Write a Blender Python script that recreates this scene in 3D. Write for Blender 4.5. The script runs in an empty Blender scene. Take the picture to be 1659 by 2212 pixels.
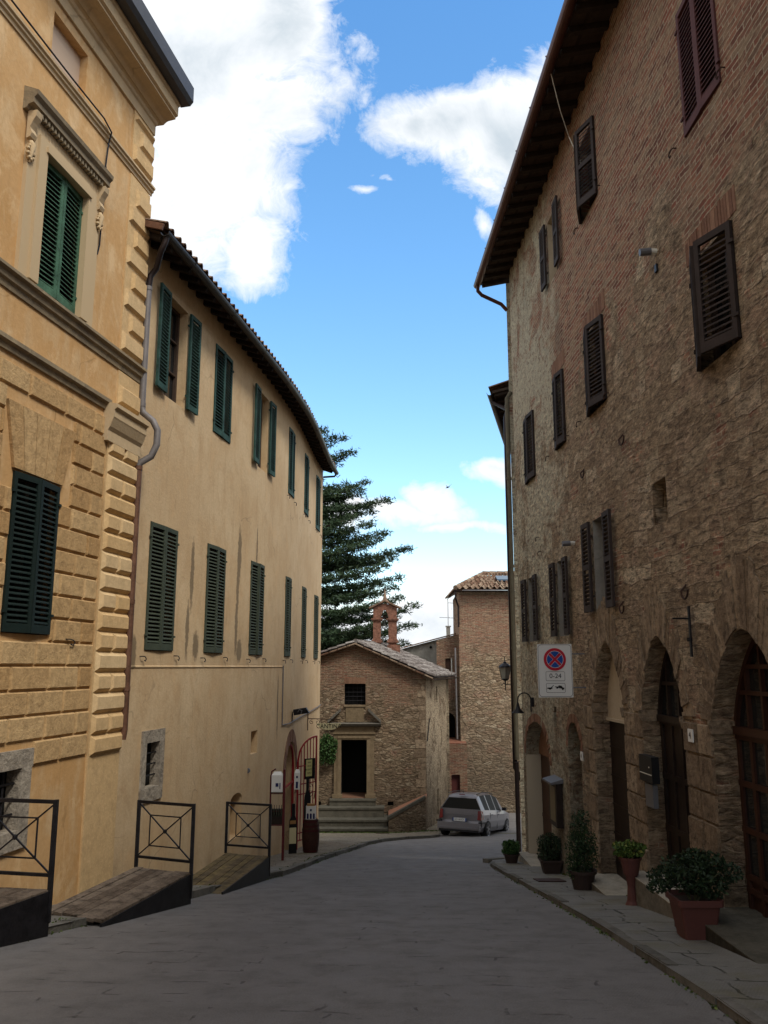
import bpy, math, random
from math import sin, cos, pi, radians, hypot, atan2, sqrt
from mathutils import Vector, Matrix
random.seed(7)
R_ = random.Random(11)
sc = bpy.context.scene
# ------------------------------------------------------------------ camera
PITCH = math.atan(334 / 1790.0)
cam = bpy.data.cameras.new('camera'); camo = bpy.data.objects.new('camera', cam)
sc.collection.objects.link(camo); sc.camera = camo
cam.sensor_fit = 'VERTICAL'; cam.sensor_height = 36.0; cam.lens = 1790 / 2212 * 36.0
cam.clip_start = .05; cam.clip_end = 3000
camo.location = (0, 0, 0); camo.rotation_euler = (pi / 2 + PITCH, 0, 0)
# ------------------------------------------------------------------ light
SUN_EL, SUN_AZ = 52, 138          # azimuth clockwise from +Y
EXPOSURE = 0.42
sd = bpy.data.lights.new('sun', 'SUN'); sd.energy = 2.1; sd.angle = radians(15); sd.color = (1, .95, .86)
so = bpy.data.objects.new('sun', sd); sc.collection.objects.link(so)
d = Vector((sin(radians(SUN_AZ)) * cos(radians(SUN_EL)), cos(radians(SUN_AZ)) * cos(radians(SUN_EL)), sin(radians(SUN_EL))))
so.rotation_euler = d.to_track_quat('Z', 'Y').to_euler(); so.location = (20, 10, 40)
sc.view_settings.view_transform = 'Standard'; sc.view_settings.look = 'None'
sc.view_settings.exposure = EXPOSURE; sc.view_settings.gamma = 1
# ------------------------------------------------------------------ node helper
class NT:
    def __init__(s, tree): s.t = tree; s.n = tree.nodes; s.l = tree.links
    def add(s, typ, ins=None, **kw):
        n = s.n.new(typ)
        for k, v in kw.items(): setattr(n, k, v)
        for k, v in (ins or {}).items():
            sk = n.inputs[k]
            if isinstance(v, bpy.types.NodeSocket): s.l.new(v, sk)
            else: sk.default_value = v
        return n
    def math(s, op, a, b=0.0, c=None, clamp=False):
        n = s.n.new('ShaderNodeMath'); n.operation = op; n.use_clamp = clamp
        for i, v in enumerate((a, b, c)):
            if v is None: continue
            if isinstance(v, bpy.types.NodeSocket): s.l.new(v, n.inputs[i])
            else: n.inputs[i].default_value = v
        return n.outputs[0]
    def mix(s, f, a, b, blend='MIX'):
        n = s.n.new('ShaderNodeMix'); n.data_type = 'RGBA'; n.blend_type = blend; n.clamp_factor = True
        for k, v in ((0, f), (6, a), (7, b)):
            if isinstance(v, bpy.types.NodeSocket): s.l.new(v, n.inputs[k])
            else: n.inputs[k].default_value = v if k == 0 else (*v, 1) if len(v) == 3 else v
        return n.outputs[2]
    def ramp(s, f, stops, interp='LINEAR'):
        n = s.n.new('ShaderNodeValToRGB'); cr = n.color_ramp; cr.interpolation = interp
        while len(cr.elements) < len(stops): cr.elements.new(.5)
        for e, (p, c) in zip(cr.elements, stops):
            e.position = p; e.color = (c, c, c, 1) if isinstance(c, (int, float)) else (*c, 1)
        s.l.new(f, n.inputs[0]); return n.outputs[0]
    def noise(s, vec, scale, detail=4, rough=.55, dist=0.):
        n = s.add('ShaderNodeTexNoise', {'Scale': scale, 'Detail': detail, 'Roughness': rough, 'Distortion': dist})
        if vec is not None: s.l.new(vec, n.inputs['Vector'])
        return n.outputs[0]
    def noisec(s, vec, scale, detail=2):
        n = s.add('ShaderNodeTexNoise', {'Scale': scale, 'Detail': detail}); s.l.new(vec, n.inputs['Vector'])
        return n.outputs[1]
    def map(s, vec, loc=(0, 0, 0), sca=(1, 1, 1), rot=(0, 0, 0)):
        return s.add('ShaderNodeMapping', {'Vector': vec, 'Location': loc, 'Scale': sca, 'Rotation': rot}).outputs[0]
    def warp(s, vec, scale, amt):
        c = s.noisec(vec, scale)
        m = s.add('ShaderNodeVectorMath', {0: c, 1: (.5, .5, .5)}, operation='SUBTRACT').outputs[0]
        m = s.add('ShaderNodeVectorMath', {0: m, 'Scale': amt}, operation='SCALE').outputs[0]
        return s.add('ShaderNodeVectorMath', {0: vec, 1: m}, operation='ADD').outputs[0]
# ------------------------------------------------------------------ world: sky with clouds by direction
def pray(x, y):   # direction of a point of the sky, as slopes sideways and upwards per unit forward
    c, s = cos(PITCH), sin(PITCH); u, dd = x - 829.5, y - 1106.; f = 1790 * c + dd * s
    return u / f, -(dd * c - 1790 * s) / f
w = bpy.data.worlds.new('World'); sc.world = w; w.use_nodes = True
N = NT(w.node_tree); N.n.clear()
sky = N.add('ShaderNodeTexSky', sky_type='NISHITA', sun_disc=False)
sky.sun_elevation = radians(SUN_EL); sky.sun_rotation = radians(SUN_AZ); sky.altitude = 500; sky.dust_density = .6; sky.ozone_density = 1.6
tc = N.add('ShaderNodeTexCoord').outputs['Generated']
sx = N.add('ShaderNodeSeparateXYZ', {0: tc})
ypos = N.math('MAXIMUM', sx.outputs[1], .12)
lat = N.math('DIVIDE', sx.outputs[0], ypos); hh = N.math('DIVIDE', sx.outputs[2], ypos)
sv = N.add('ShaderNodeCombineXYZ', {0: lat, 1: hh, 2: N.math('MULTIPLY', sx.outputs[1], .6)}).outputs[0]
wv = N.warp(N.warp(sv, 7, .07), 24, .025)
# blobs: centre x,y and radii in photo points, weight
BL = [(420, 120, 300, 250, 1.1), (590, 60, 130, 150, 1), (590, 215, 140, 90, 1), (470, 380, 170, 190, 1.1), (540, 540, 85, 95, 1), (350, 450, 190, 200, 1),
      (1020, 262, 180, 80, 1.05), (1110, 300, 130, 150, 1), (905, 275, 95, 50, .9), (1190, 250, 160, 120, 1), (795, 412, 40, 10, .42), (855, 388, 30, 14, .36), (1048, 478, 30, 46, .62), (775, 105, 42, 60, .3),
      (1085, 1012, 70, 30, .82), (930, 1075, 75, 38, .85), (850, 1110, 170, 30, .75), (740, 1110, 110, 40, .75), (980, 1140, 180, 12, .42),
      (930, 1360, 300, 85, 1.05), (700, 1370, 220, 100, 1), (1100, 1310, 200, 40, .95), (1000, 1265, 120, 22, .7)]
acc = None
for (bx, by, rx, ry, wt) in BL:
    l, h = pray(bx, by); l1, h1 = pray(bx + rx, by); l2, h2 = pray(bx, by - ry)
    m = N.map(wv, (-l / (l1 - l), -h / (h2 - h), 0), (1 / (l1 - l), 1 / (h2 - h), 0))
    ln = N.add('ShaderNodeVectorMath', {0: m}, operation='LENGTH').outputs['Value']
    v = N.math('MULTIPLY', N.math('SUBTRACT', 1.35, ln), wt)
    acc = v if acc is None else N.math('MAXIMUM', acc, v)
n1 = N.noise(sv, 6, 10, .66, .5); n2 = N.noise(sv, 21, 9, .7, .8); n3 = N.noise(sv, 3.2, 6, .6)
den = N.math('ADD', acc, N.math('MULTIPLY', N.math('SUBTRACT', n1, .5), 1.5))
den = N.math('ADD', den, N.math('MULTIPLY', N.math('SUBTRACT', n2, .5), .95))
front = N.ramp(den, [(.16, 0), (.40, .5), (.72, 1)])
gen = N.ramp(N.noise(tc, 2.6, 8, .6, .4), [(.36, 0), (.5, 1)])
isf = N.math('GREATER_THAN', sx.outputs[1], .15)
outer = N.math('MAXIMUM', N.ramp(N.math('ABSOLUTE', lat), [(.55, 0), (.8, 1)]), N.ramp(hh, [(.98, 0), (1., 1)]))
usegen = N.math('MAXIMUM', N.math('SUBTRACT', 1, isf), outer)
mask = N.mix(usegen, front, gen)
shade = N.ramp(N.math('ADD', N.math('MULTIPLY', n3, .55), N.math('ADD', N.math('MULTIPLY', n1, .35), N.math('MULTIPLY', acc, .14))), [(.38, (1.0, 1.0, 1.0)), (.58, (.82, .85, .88)), (.72, (.52, .59, .65))])
shade = N.mix(usegen, shade, (1.08, 1.06, 1.03))      # bright cloud cover added out of view, overhead and behind, as fill light
hs = N.add('ShaderNodeHueSaturation', {'Saturation': 1.12, 'Value': 1.6, 'Color': sky.outputs[0]}).outputs[0]
SKY_STR = .13
cl = N.add('ShaderNodeVectorMath', {0: shade, 'Scale': .93 / SKY_STR}, operation='SCALE').outputs[0]
zen = N.ramp(hh, [(0, (1.15, 1.10, .98)), (.5, (.92, 1.15, 1.14)), (1, (.80, 1.12, 1.2))])
hs = N.mix(1, hs, zen, 'MULTIPLY')
col = N.mix(mask, hs, cl)
bg = N.add('ShaderNodeBackground', {'Color': col, 'Strength': SKY_STR}); out = N.add('ShaderNodeOutputWorld'); N.l.new(bg.outputs[0], out.inputs[0])
# ------------------------------------------------------------------ materials
def new_mat(name):
    m = bpy.data.materials.new(name); m.use_nodes = True; t = NT(m.node_tree)
    b = t.n['Principled BSDF']; return m, t, b
def simple(name, col, rough=.7, metal=0., var=.12, scale=6., bump=.0, bscale=60., spec=.25, coat=0.):
    m, t, b = new_mat(name)
    co = t.add('ShaderNodeTexCoord').outputs['Object']
    n = t.noise(co, scale, 5, .6); n_ = t.noise(co, scale * 7, 3)
    f = t.math('MULTIPLY_ADD', t.math('ADD', t.math('SUBTRACT', n, .5), t.math('MULTIPLY', t.math('SUBTRACT', n_, .5), .6)), var * 5, .5, clamp=True)
    c = t.mix(f, tuple(x * (1 - var) for x in col), tuple(min(1, x * (1 + var)) for x in col))
    t.l.new(c, b.inputs['Base Color']); b.inputs['Roughness'].default_value = rough; b.inputs['Metallic'].default_value = metal
    b.inputs['Specular IOR Level'].default_value = spec
    if coat: b.inputs['Coat Weight'].default_value = coat
    if bump:
        bp = t.add('ShaderNodeBump', {'Height': t.noise(co, bscale, 4, .6), 'Distance': bump, 'Strength': 1.}); t.l.new(bp.outputs[0], b.inputs['Normal'])
    return m
def plaster(name, c1, c2, c3, streak=.35, bump=.004, coarse=0., dirt=(.10, .085, .05), dirt_amt=.3, streaks=()):
    m, t, b = new_mat(name); uv = t.add('ShaderNodeTexCoord').outputs['UV']
    big = t.noise(uv, .55, 6, .62, .4); mid = t.noise(t.map(uv, sca=(2.2, 1.1, 1)), 1.3, 6, .65, .8); fine = t.noise(uv, 14, 5, .65)
    c = t.mix(t.ramp(big, [(.36, 0), (.64, 1)]), c1, c2)
    c = t.mix(t.ramp(mid, [(.48, 0), (.7, .8)]), c, c3)
    c = t.mix(t.math('MULTIPLY', t.ramp(fine, [(.35, 0), (.65, 1)]), .28), c, tuple(x * .72 for x in c1))
    st = t.noise(t.map(uv, sca=(5.5, .28, 1)), 1.6, 6, .6)
    c = t.mix(t.math('MULTIPLY', t.ramp(st, [(.54, 0), (.78, 1)]), streak), c, dirt)
    pt = t.noise(t.map(uv, loc=(3, 7, 0)), .9, 8, .7, .6)
    c = t.mix(t.math('MULTIPLY', t.ramp(pt, [(.56, 0), (.72, 1)]), dirt_amt), c, dirt)
    crk = t.add('ShaderNodeTexVoronoi', {'Vector': t.warp(uv, 2.2, .5), 'Scale': .55}, feature='DISTANCE_TO_EDGE').outputs['Distance']
    ck = t.math('MULTIPLY', t.ramp(crk, [(.002, 1), (.008, 0)]), t.ramp(t.noise(uv, .9, 3), [(.52, 0), (.6, .55)]))
    c = t.mix(ck, c, tuple(x * .45 for x in c1))
    bt = t.noise(t.map(uv, loc=(11, 3, 0), sca=(1, .6, 1)), 2.4, 8, .72, .4)
    c = t.mix(t.math('MULTIPLY', t.ramp(bt, [(.54, 0), (.63, 1)]), .38), c, tuple(min(1, x * 1.22) for x in c3))
    if streaks:   # lichen runs left by leaking water, each with its own place and shape
        spx = t.add('ShaderNodeSeparateXYZ', {0: t.warp(t.warp(uv, 5, .10), 17, .05)}); SU, SV = spx.outputs[0], spx.outputs[1]; tot = None
        for (u0, v0, hw, hv) in streaks:
            du = t.math('DIVIDE', t.math('SUBTRACT', SU, u0), hw); dv = t.math('DIVIDE', t.math('SUBTRACT', SV, v0), hv)
            q = t.math('SUBTRACT', 1, t.math('ADD', t.math('MULTIPLY', du, du), t.math('MULTIPLY', dv, dv)), clamp=True); tot = q if tot is None else t.math('MAXIMUM', tot, q)
        c = t.mix(t.math('MULTIPLY', t.ramp(t.math('ADD', tot, t.math('MULTIPLY', t.math('SUBTRACT', fine, .5), .8)), [(.15, 0), (.6, 1)]), .75), c, (.12, .09, .055))
    t.l.new(c, b.inputs['Base Color']); b.inputs['Roughness'].default_value = .92; b.inputs['Specular IOR Level'].default_value = .2
    h = t.math('ADD', t.noise(uv, 22, 5, .65), t.math('MULTIPLY', t.noise(uv, 3, 4), 1.5))
    if coarse: h = t.math('ADD', h, t.math('MULTIPLY', t.noise(uv, 60, 3, .7), coarse))
    bp = t.add('ShaderNodeBump', {'Height': h, 'Distance': bump, 'Strength': 1.}); t.l.new(bp.outputs[0], b.inputs['Normal'])
    return m
def masonry(name, stone_w=.5, stone_h=.21, render_x=(13.2, 15.2), brick_v=(3.6, 6.0), bright=1.0, brick_amt=1.0, mode='big', bump=.05, gray=(0, 0), rub=.5, rs=(3.2, 8.5), low_dark=None):
    """rough coursed and rubble stone, thin brick higher up, patchy render further along; UV are metres along and up"""
    m, t, b = new_mat(name); uv = t.add('ShaderNodeTexCoord').outputs['UV']
    sp = t.add('ShaderNodeSeparateXYZ', {0: uv}); U, V = sp.outputs[0], sp.outputs[1]
    w1 = t.warp(uv, 1.3, .22); w1 = t.warp(w1, 6, .07)
    st = t.add('ShaderNodeTexBrick', {'Vector': w1, 'Color1': (0, 0, 0, 1), 'Color2': (1, 1, 1, 1), 'Mortar': (.5, .5, .5, 1), 'Scale': 1., 'Mortar Size': .009, 'Mortar Smooth': .8, 'Bias': 0., 'Brick Width': stone_w, 'Row Height': stone_h}, offset=.43, squash=.6, squash_frequency=3)
    vsc = t.map(t.warp(uv, 5, .06), sca=(rs[0], rs[1], 1))
    vo = t.add('ShaderNodeTexVoronoi', {'Vector': vsc, 'Scale': 1., 'Randomness': .9}); ve = t.add('ShaderNodeTexVoronoi', {'Vector': vsc, 'Scale': 1., 'Randomness': .9}, feature='DISTANCE_TO_EDGE')
    vt = t.add('ShaderNodeSeparateXYZ', {0: vo.outputs['Color']}).outputs[0]; vj = t.ramp(ve.outputs['Distance'], [(.02, 1), (.11, 0)])
    rubm = t.ramp(t.noise(t.map(uv, loc=(2, 9, 0)), .8, 6, .65, .6), [(.5 - rub * .35, 1), (.62 - rub * .3, 0)]) if rub < 1 else None
    tone_ = t.mix(rubm, st.outputs[0], vt) if rubm is not None else vt
    joint = t.mix(rubm, st.outputs[1], vj) if rubm is not None else vj
    w2 = t.warp(uv, 2.2, .09); w2 = t.warp(w2, 13, .024)
    br = t.add('ShaderNodeTexBrick', {'Vector': w2, 'Color1': (0, 0, 0, 1), 'Color2': (1, 1, 1, 1), 'Mortar': (.5, .5, .5, 1), 'Scale': 1., 'Mortar Size': .009, 'Mortar Smooth': .4, 'Bias': 0., 'Brick Width': .27, 'Row Height': .067}, offset=.5)
    k = bright
    sc_ = lambda c: tuple(min(.8, x * k) for x in c)
    stone = t.ramp(tone_, [(0, sc_((.18, .12, .072))), (.22, sc_((.29, .205, .125))), (.42, sc_((.22, .145, .085))), (.6, sc_((.33, .245, .155))), (.8, sc_((.25, .16, .10))), (1, sc_((.42, .33, .22)))])
    stv = t.map(t.warp(uv, 4, .05), sca=(1, 3.4, 1))
    pits = t.noise(stv, 5.5, 9, .74, .5); p2 = t.noise(t.map(stv, loc=(3, 3, 0)), 17, 6, .75, .3)
    stone = t.mix(t.ramp(pits, [(.52, 0), (.60, .85)]), stone, sc_((.085, .056, .036)))
    stone = t.mix(t.ramp(pits, [(.36, .5), (.45, 0)]), stone, sc_((.44, .34, .22)))
    stone = t.mix(t.ramp(p2, [(.52, 0), (.64, .65)]), stone, sc_((.07, .05, .034)))
    stone = t.mix(t.ramp(p2, [(.30, .6), (.44, 0)]), stone, sc_((.50, .41, .28)))
    stone = t.mix(t.math('MULTIPLY', joint, .5), stone, sc_((.12, .085, .055)))
    brick = t.ramp(br.outputs[0], [(0, sc_((.13, .055, .036))), (.35, sc_((.26, .085, .05))), (.6, sc_((.17, .10, .065))), (.8, sc_((.31, .13, .075))), (1, sc_((.26, .18, .115)))])
    brick = t.mix(t.math('MULTIPLY', br.outputs[1], .95), brick, sc_((.40, .33, .23)))
    brick = t.mix(t.ramp(t.noise(uv, 4, 8, .75), [(.48, 0), (.6, .75)]), brick, sc_((.31, .205, .125)))
    brick = t.mix(t.ramp(t.noise(t.map(uv, loc=(7, 7, 0)), 15, 6, .75), [(.52, 0), (.66, .6)]), brick, sc_((.08, .05, .035)))
    rend = t.mix(t.noise(uv, 6, 7, .7), sc_((.36, .26, .16)), sc_((.62, .51, .35)))
    rp = t.noise(uv, 10, 6, .74, 1.0); rp2 = t.noise(t.map(uv, loc=(6, 0, 0)), 26, 5, .7)
    rend = t.mix(t.ramp(rp, [(.54, 0), (.59, .85)]), rend, sc_((.16, .08, .05)))
    rend = t.mix(t.ramp(rp2, [(.56, 0), (.64, .7)]), rend, sc_((.10, .065, .04)))
    big = t.noise(uv, .45, 5, .65, .6); mid = t.noise(uv, 1.7, 7, .7, .5)
    wob = t.math('MULTIPLY', t.math('SUBTRACT', mid, .5), 4.0); wob2 = t.math('MULTIPLY', t.math('SUBTRACT', big, .5), 4.2)
    vv = t.math('ADD', V, t.math('ADD', wob, wob2))
    mb = t.math('DIVIDE', t.math('SUBTRACT', vv, brick_v[0]), brick_v[1] - brick_v[0], clamp=True)
    mb = t.math('MULTIPLY', t.ramp(mb, [(.42, 0), (.58, 1)]), brick_amt)
    uu = t.math('ADD', U, t.math('ADD', wob, t.math('MULTIPLY', wob2, .6)))
    mr = t.math('DIVIDE', t.math('SUBTRACT', uu, render_x[0]), render_x[1] - render_x[0], clamp=True)
    patch = t.ramp(t.noise(t.map(uv, loc=(5, 2, 0)), 1.1, 8, .7, .8), [(.40, 0), (.49, 1)])
    mr = t.math('MULTIPLY', t.ramp(mr, [(.3, 0), (.7, 1)]), patch)
    c = t.mix(mb, stone, brick)
    strays = t.ramp(t.noise(t.map(uv, loc=(9, 1, 0)), 1.5, 6, .65), [(.57, 0), (.62, .9)])
    c = t.mix(t.math('MULTIPLY', strays, min(1, brick_amt)), c, brick)
    c = t.mix(mr, c, rend)
    if low_dark:   # shade painted into the colour toward the wall foot, along with darker stone
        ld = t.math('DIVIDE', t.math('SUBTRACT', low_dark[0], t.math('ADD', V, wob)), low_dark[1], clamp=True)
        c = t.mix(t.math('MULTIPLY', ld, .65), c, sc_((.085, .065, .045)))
    so_ = t.noise(t.map(uv, loc=(1, 4, 0), sca=(1, .7, 1)), .8, 8, .72, .5)
    c = t.mix(t.ramp(so_, [(.54, 0), (.74, .5)]), c, sc_((.075, .058, .042)))
    # weathering differs from stone to stone and within each stone
    cn = t.ramp(t.noise(t.map(t.warp(uv, 3, .08), loc=(4, 6, 0), sca=(1, 2.6, 1)), 5.5, 9, .78, .1), [(.37, .5), (.5, 1.0), (.61, 1.5)])
    c = t.mix(t.math('SUBTRACT', .9, t.math('MULTIPLY', mb, .6)), c, cn, 'MULTIPLY')
    c = t.add('ShaderNodeHueSaturation', {'Hue': .502, 'Saturation': .95, 'Color': c}).outputs[0]
    t.l.new(c, b.inputs['Base Color']); b.inputs['Roughness'].default_value = .95; b.inputs['Specular IOR Level'].default_value = .12
    hb = t.mix(mb, t.math('SUBTRACT', t.math('MULTIPLY', tone_, .35), joint), t.math('MULTIPLY', t.math('SUBTRACT', t.math('MULTIPLY', br.outputs[0], .3), br.outputs[1]), .5))
    hb = t.mix(mr, hb, t.math('MULTIPLY', rp, -2.))
    h = t.math('ADD', hb, t.math('ADD', t.math('MULTIPLY', pits, -2.6), t.math('MULTIPLY', p2, -1.5)))
    h = t.math('ADD', h, t.math('MULTIPLY', mid, 1.5))
    bp = t.add('ShaderNodeBump', {'Height': h, 'Distance': bump, 'Strength': 1.}); t.l.new(bp.outputs[0], b.inputs['Normal'])
    return m
def toned(name, ca, cb, rough=.9, bump=.006, bscale=30., dark=.35, metal=0, spots=0.):
    """colour varies stone by stone (attribute tone) plus surface noise"""
    m, t, b = new_mat(name); at = t.add('ShaderNodeAttribute', attribute_name='tone').outputs['Fac']
    co = t.add('ShaderNodeTexCoord').outputs['Object']
    c = t.mix(at, ca, cb)
    c = t.mix(t.math('MULTIPLY', t.ramp(t.noise(co, bscale * .35, 8, .74), [(.44, 0), (.64, 1)]), dark), c, tuple(x * .38 for x in ca))
    c = t.mix(t.ramp(t.noise(co, bscale * 1.3, 4, .7), [(.5, 0), (.7, .3)]), c, tuple(min(1, x * 1.4) for x in cb))
    if spots: c = t.mix(t.ramp(t.noise(co, bscale * .9, 6, .75), [(.52, 0), (.62, spots)]), c, tuple(x * .3 for x in ca))
    t.l.new(c, b.inputs['Base Color']); b.inputs['Roughness'].default_value = rough; b.inputs['Specular IOR Level'].default_value = .15; b.inputs['Metallic'].default_value = metal
    hh_ = t.math('ADD', t.noise(co, bscale, 6, .75), t.math('MULTIPLY', t.noise(co, bscale * .3, 4), .8))
    bp = t.add('ShaderNodeBump', {'Height': hh_, 'Distance': bump, 'Strength': 1.}); t.l.new(bp.outputs[0], b.inputs['Normal'])
    return m
def foliage(name, ca, cb, cc):
    m, t, b = new_mat(name); at = t.add('ShaderNodeAttribute', attribute_name='tone').outputs['Fac']
    c = t.ramp(at, [(0, ca), (.6, cb), (1, cc)]); t.l.new(c, b.inputs['Base Color'])
    b.inputs['Roughness'].default_value = .6; b.inputs['Specular IOR Level'].default_value = .25
    return m
def road_mat(name, c1, c2, cj, bw=.8, bh=.36, rot=.07, joint=.6, bump=.008, warm=0., sparse=(.54, .6)):
    m, t, b = new_mat(name); co = t.add('ShaderNodeTexCoord').outputs['UV']
    p = t.map(t.warp(t.warp(co, .9, .5), 4, .08), rot=(0, 0, rot)); p = t.warp(p, 14, .025)
    br = t.add('ShaderNodeTexBrick', {'Vector': p, 'Color1': (0, 0, 0, 1), 'Color2': (1, 1, 1, 1), 'Mortar': (.5, .5, .5, 1), 'Scale': 1., 'Mortar Size': .013, 'Mortar Smooth': .3, 'Bias': 0., 'Brick Width': bw, 'Row Height': bh}, offset=.37, squash=.8, squash_frequency=2)
    big = t.noise(co, .4, 7, .66, .3); mid = t.noise(co, 2.6, 8, .7); fine = t.noise(co, 70, 5, .75)
    c = t.mix(t.ramp(big, [(.35, 0), (.65, 1)]), c1, c2)
    c = t.mix(t.math('MULTIPLY', t.math('SUBTRACT', br.outputs[0], .5), .12, clamp=True), c, tuple(x * 1.3 for x in c2))
    c = t.mix(t.ramp(mid, [(.46, 0), (.66, .6)]), c, tuple(x * .68 for x in c1))
    c = t.mix(t.ramp(fine, [(.42, 0), (.62, .5)]), c, tuple(x * .6 for x in c1))
    c = t.mix(t.ramp(t.noise(co, 110, 2), [(.64, 0), (.72, .5)]), c, tuple(x * 1.9 for x in c2))
    brk = t.ramp(t.noise(t.map(co, loc=(4, 4, 0), sca=(1, 1.8, 1)), 2.3, 6, .66), [(sparse[0], 0), (sparse[1], 1)])
    jm = t.math('MULTIPLY', t.math('MULTIPLY', br.outputs[1], brk), joint)
    c = t.mix(jm, c, cj)
    # stray scratches and chipped edges running across the street
    sc2 = t.noise(t.map(t.warp(co, 3, .1), rot=(0, 0, .1), sca=(1.4, 7, 1)), 1.7, 5, .6); sc3 = t.noise(t.map(co, loc=(1, 8, 0)), 1.1, 4)
    c = t.mix(t.math('MULTIPLY', t.ramp(sc2, [(.64, 0), (.70, .6)]), t.ramp(sc3, [(.45, 0), (.55, 1)])), c, cj)
    wv_ = t.add('ShaderNodeTexWave', {'Vector': t.map(co, rot=(0, 0, .5)), 'Scale': 14., 'Distortion': .6, 'Detail': 1.}).outputs[1]
    gm = t.math('MULTIPLY', t.ramp(t.noise(t.map(co, loc=(8, 0, 0)), .9, 3), [(.5, 0), (.6, 1)]), t.math('MULTIPLY', wv_, .2))
    c = t.mix(gm, c, tuple(x * .5 for x in c1))
    if warm: c = t.mix(t.ramp(t.noise(co, 1.2, 6, .7), [(.5, 0), (.65, warm)]), c, (.12, .105, .05))
    t.l.new(c, b.inputs['Base Color']); b.inputs['Specular IOR Level'].default_value = .25
    t.l.new(t.ramp(mid, [(.3, .66), (.7, .88)]), b.inputs['Roughness'])
    h = t.math('ADD', t.math('MULTIPLY', jm, -1.6), t.math('ADD', t.math('MULTIPLY', fine, .5), t.math('ADD', t.math('MULTIPLY', mid, 1.6), t.math('MULTIPLY', br.outputs[0], .3))))
    bp = t.add('ShaderNodeBump', {'Height': h, 'Distance': bump, 'Strength': 1.}); t.l.new(bp.outputs[0], b.inputs['Normal'])
    return m
M = {}
M['ochre'] = plaster('ochre_plaster', (.52, .30, .12), (.57, .355, .165), (.62, .45, .26), .26, .004, dirt=(.26, .15, .06), dirt_amt=.22)
M['cream_trim'] = plaster('cream_trim', (.56, .42, .25), (.50, .37, .22), (.42, .33, .22), .2, .004, dirt=(.12, .10, .07), dirt_amt=.3)
M['grime_trim'] = plaster('grimy_trim', (.27, .21, .13), (.20, .16, .11), (.36, .28, .17), .4, .006, dirt=(.06, .055, .045), dirt_amt=.6)
M['pink_panel'] = plaster('pinkish_panel', (.58, .44, .33), (.54, .41, .30), (.6, .47, .36), .1, .003)
M['beige'] = plaster('beige_plaster', (.52, .365, .205), (.60, .45, .275), (.48, .32, .17), .26, .006, dirt=(.27, .18, .09), dirt_amt=.28, streaks=[(2.62, 1.55, .10, .75), (5.0, 1.7, .09, 1.35), (5.06, 2.2, .13, .7), (6.2, 2.5, .07, .6), (4.98, .8, .11, .7), (2.5, .6, .09, .6), (8.3, -.9, .08, .9), (2.9, .35, .16, .3), (5.2, .3, .2, .28), (.6, .2, .12, .3)])
M['rust'] = toned('rusticated_block', (.42, .25, .105), (.56, .38, .19), .95, .014, 26, .45)
M['rustq'] = toned('quoin_block', (.56, .37, .175), (.62, .45, .25), .95, .006, 18, .25)
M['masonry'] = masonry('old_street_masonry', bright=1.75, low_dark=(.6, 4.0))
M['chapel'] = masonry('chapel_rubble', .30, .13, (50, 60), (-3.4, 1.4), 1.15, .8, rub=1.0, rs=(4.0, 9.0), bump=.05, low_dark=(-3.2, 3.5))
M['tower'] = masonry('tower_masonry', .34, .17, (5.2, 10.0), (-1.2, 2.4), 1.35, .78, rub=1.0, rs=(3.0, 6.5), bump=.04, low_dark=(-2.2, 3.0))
M['brickwall'] = masonry('brick_masonry', .3, .15, (50, 60), (-20, -18), .85, 1., bump=.03)
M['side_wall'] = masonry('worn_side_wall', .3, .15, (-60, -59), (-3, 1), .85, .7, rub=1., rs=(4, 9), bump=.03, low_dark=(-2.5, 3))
M['side_plaster'] = plaster('worn_side_plaster', (.15, .105, .07), (.20, .145, .10), (.11, .075, .05), .7, .012, dirt=(.06, .055, .05), dirt_amt=.75)
M['gray_render'] = plaster('grey_render', (.20, .19, .16), (.24, .22, .19), (.30, .28, .25), .4, .008, dirt=(.09, .09, .08), dirt_amt=.5)
M['light_reveal'] = plaster('pale_plaster', (.42, .35, .25), (.46, .38, .28), (.38, .31, .22), .2, .003)
M['vouss'] = toned('arch_stone', (.19, .135, .088), (.36, .27, .18), .95, .04, 16, .75, spots=.7)
M['arch_brick'] = toned('arch_brick', (.15, .075, .048), (.26, .15, .095), .95, .006, 30, .3)
M['terracotta'] = toned('roof_tile', (.15, .075, .045), (.36, .27, .19), .9, .015, 12, .75, spots=.6)
M['lichen'] = toned('lichen_tile', (.12, .095, .085), (.34, .31, .28), .95, .03, 12, .8, spots=.7)
M['stone'] = toned('grey_stone', (.10, .09, .075), (.16, .145, .12), .9, .008, 16, .4)
M['mossstone'] = toned('mossy_step', (.055, .052, .040), (.11, .10, .078), .95, .01, 12, .5)
M['sandstone'] = toned('sandstone', (.15, .11, .065), (.21, .155, .095), .95, .01, 16, .4)
M['travertine'] = toned('travertine_frame', (.32, .27, .21), (.44, .38, .30), .95, .03, 16, .6, spots=.5)
M['sill_stone'] = toned('pale_threshold', (.27, .245, .20), (.35, .32, .26), .85, .006, 20, .5)
M['green'] = simple('green_shutter', (.022, .056, .046), .8, var=.5, scale=5)
M['green_l'] = simple('light_green_shutter', (.05, .115, .07), .8, var=.45, scale=5)
M['green_d'] = simple('olive_shutter', (.045, .055, .036), .8, var=.3, scale=5)
M['green_k'] = simple('dark_green_shutter', (.006, .014, .011), .7, var=.3)
M['brown_s'] = simple('brown_shutter', (.030, .021, .018), .8, var=.35)
M['red_s'] = simple('red_brown_shutter', (.075, .026, .024), .8, var=.3)
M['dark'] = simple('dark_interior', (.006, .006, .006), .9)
M['door_dark'] = simple('dark_wood', (.018, .011, .008), .5, var=.4, bump=.002, bscale=40)
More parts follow.
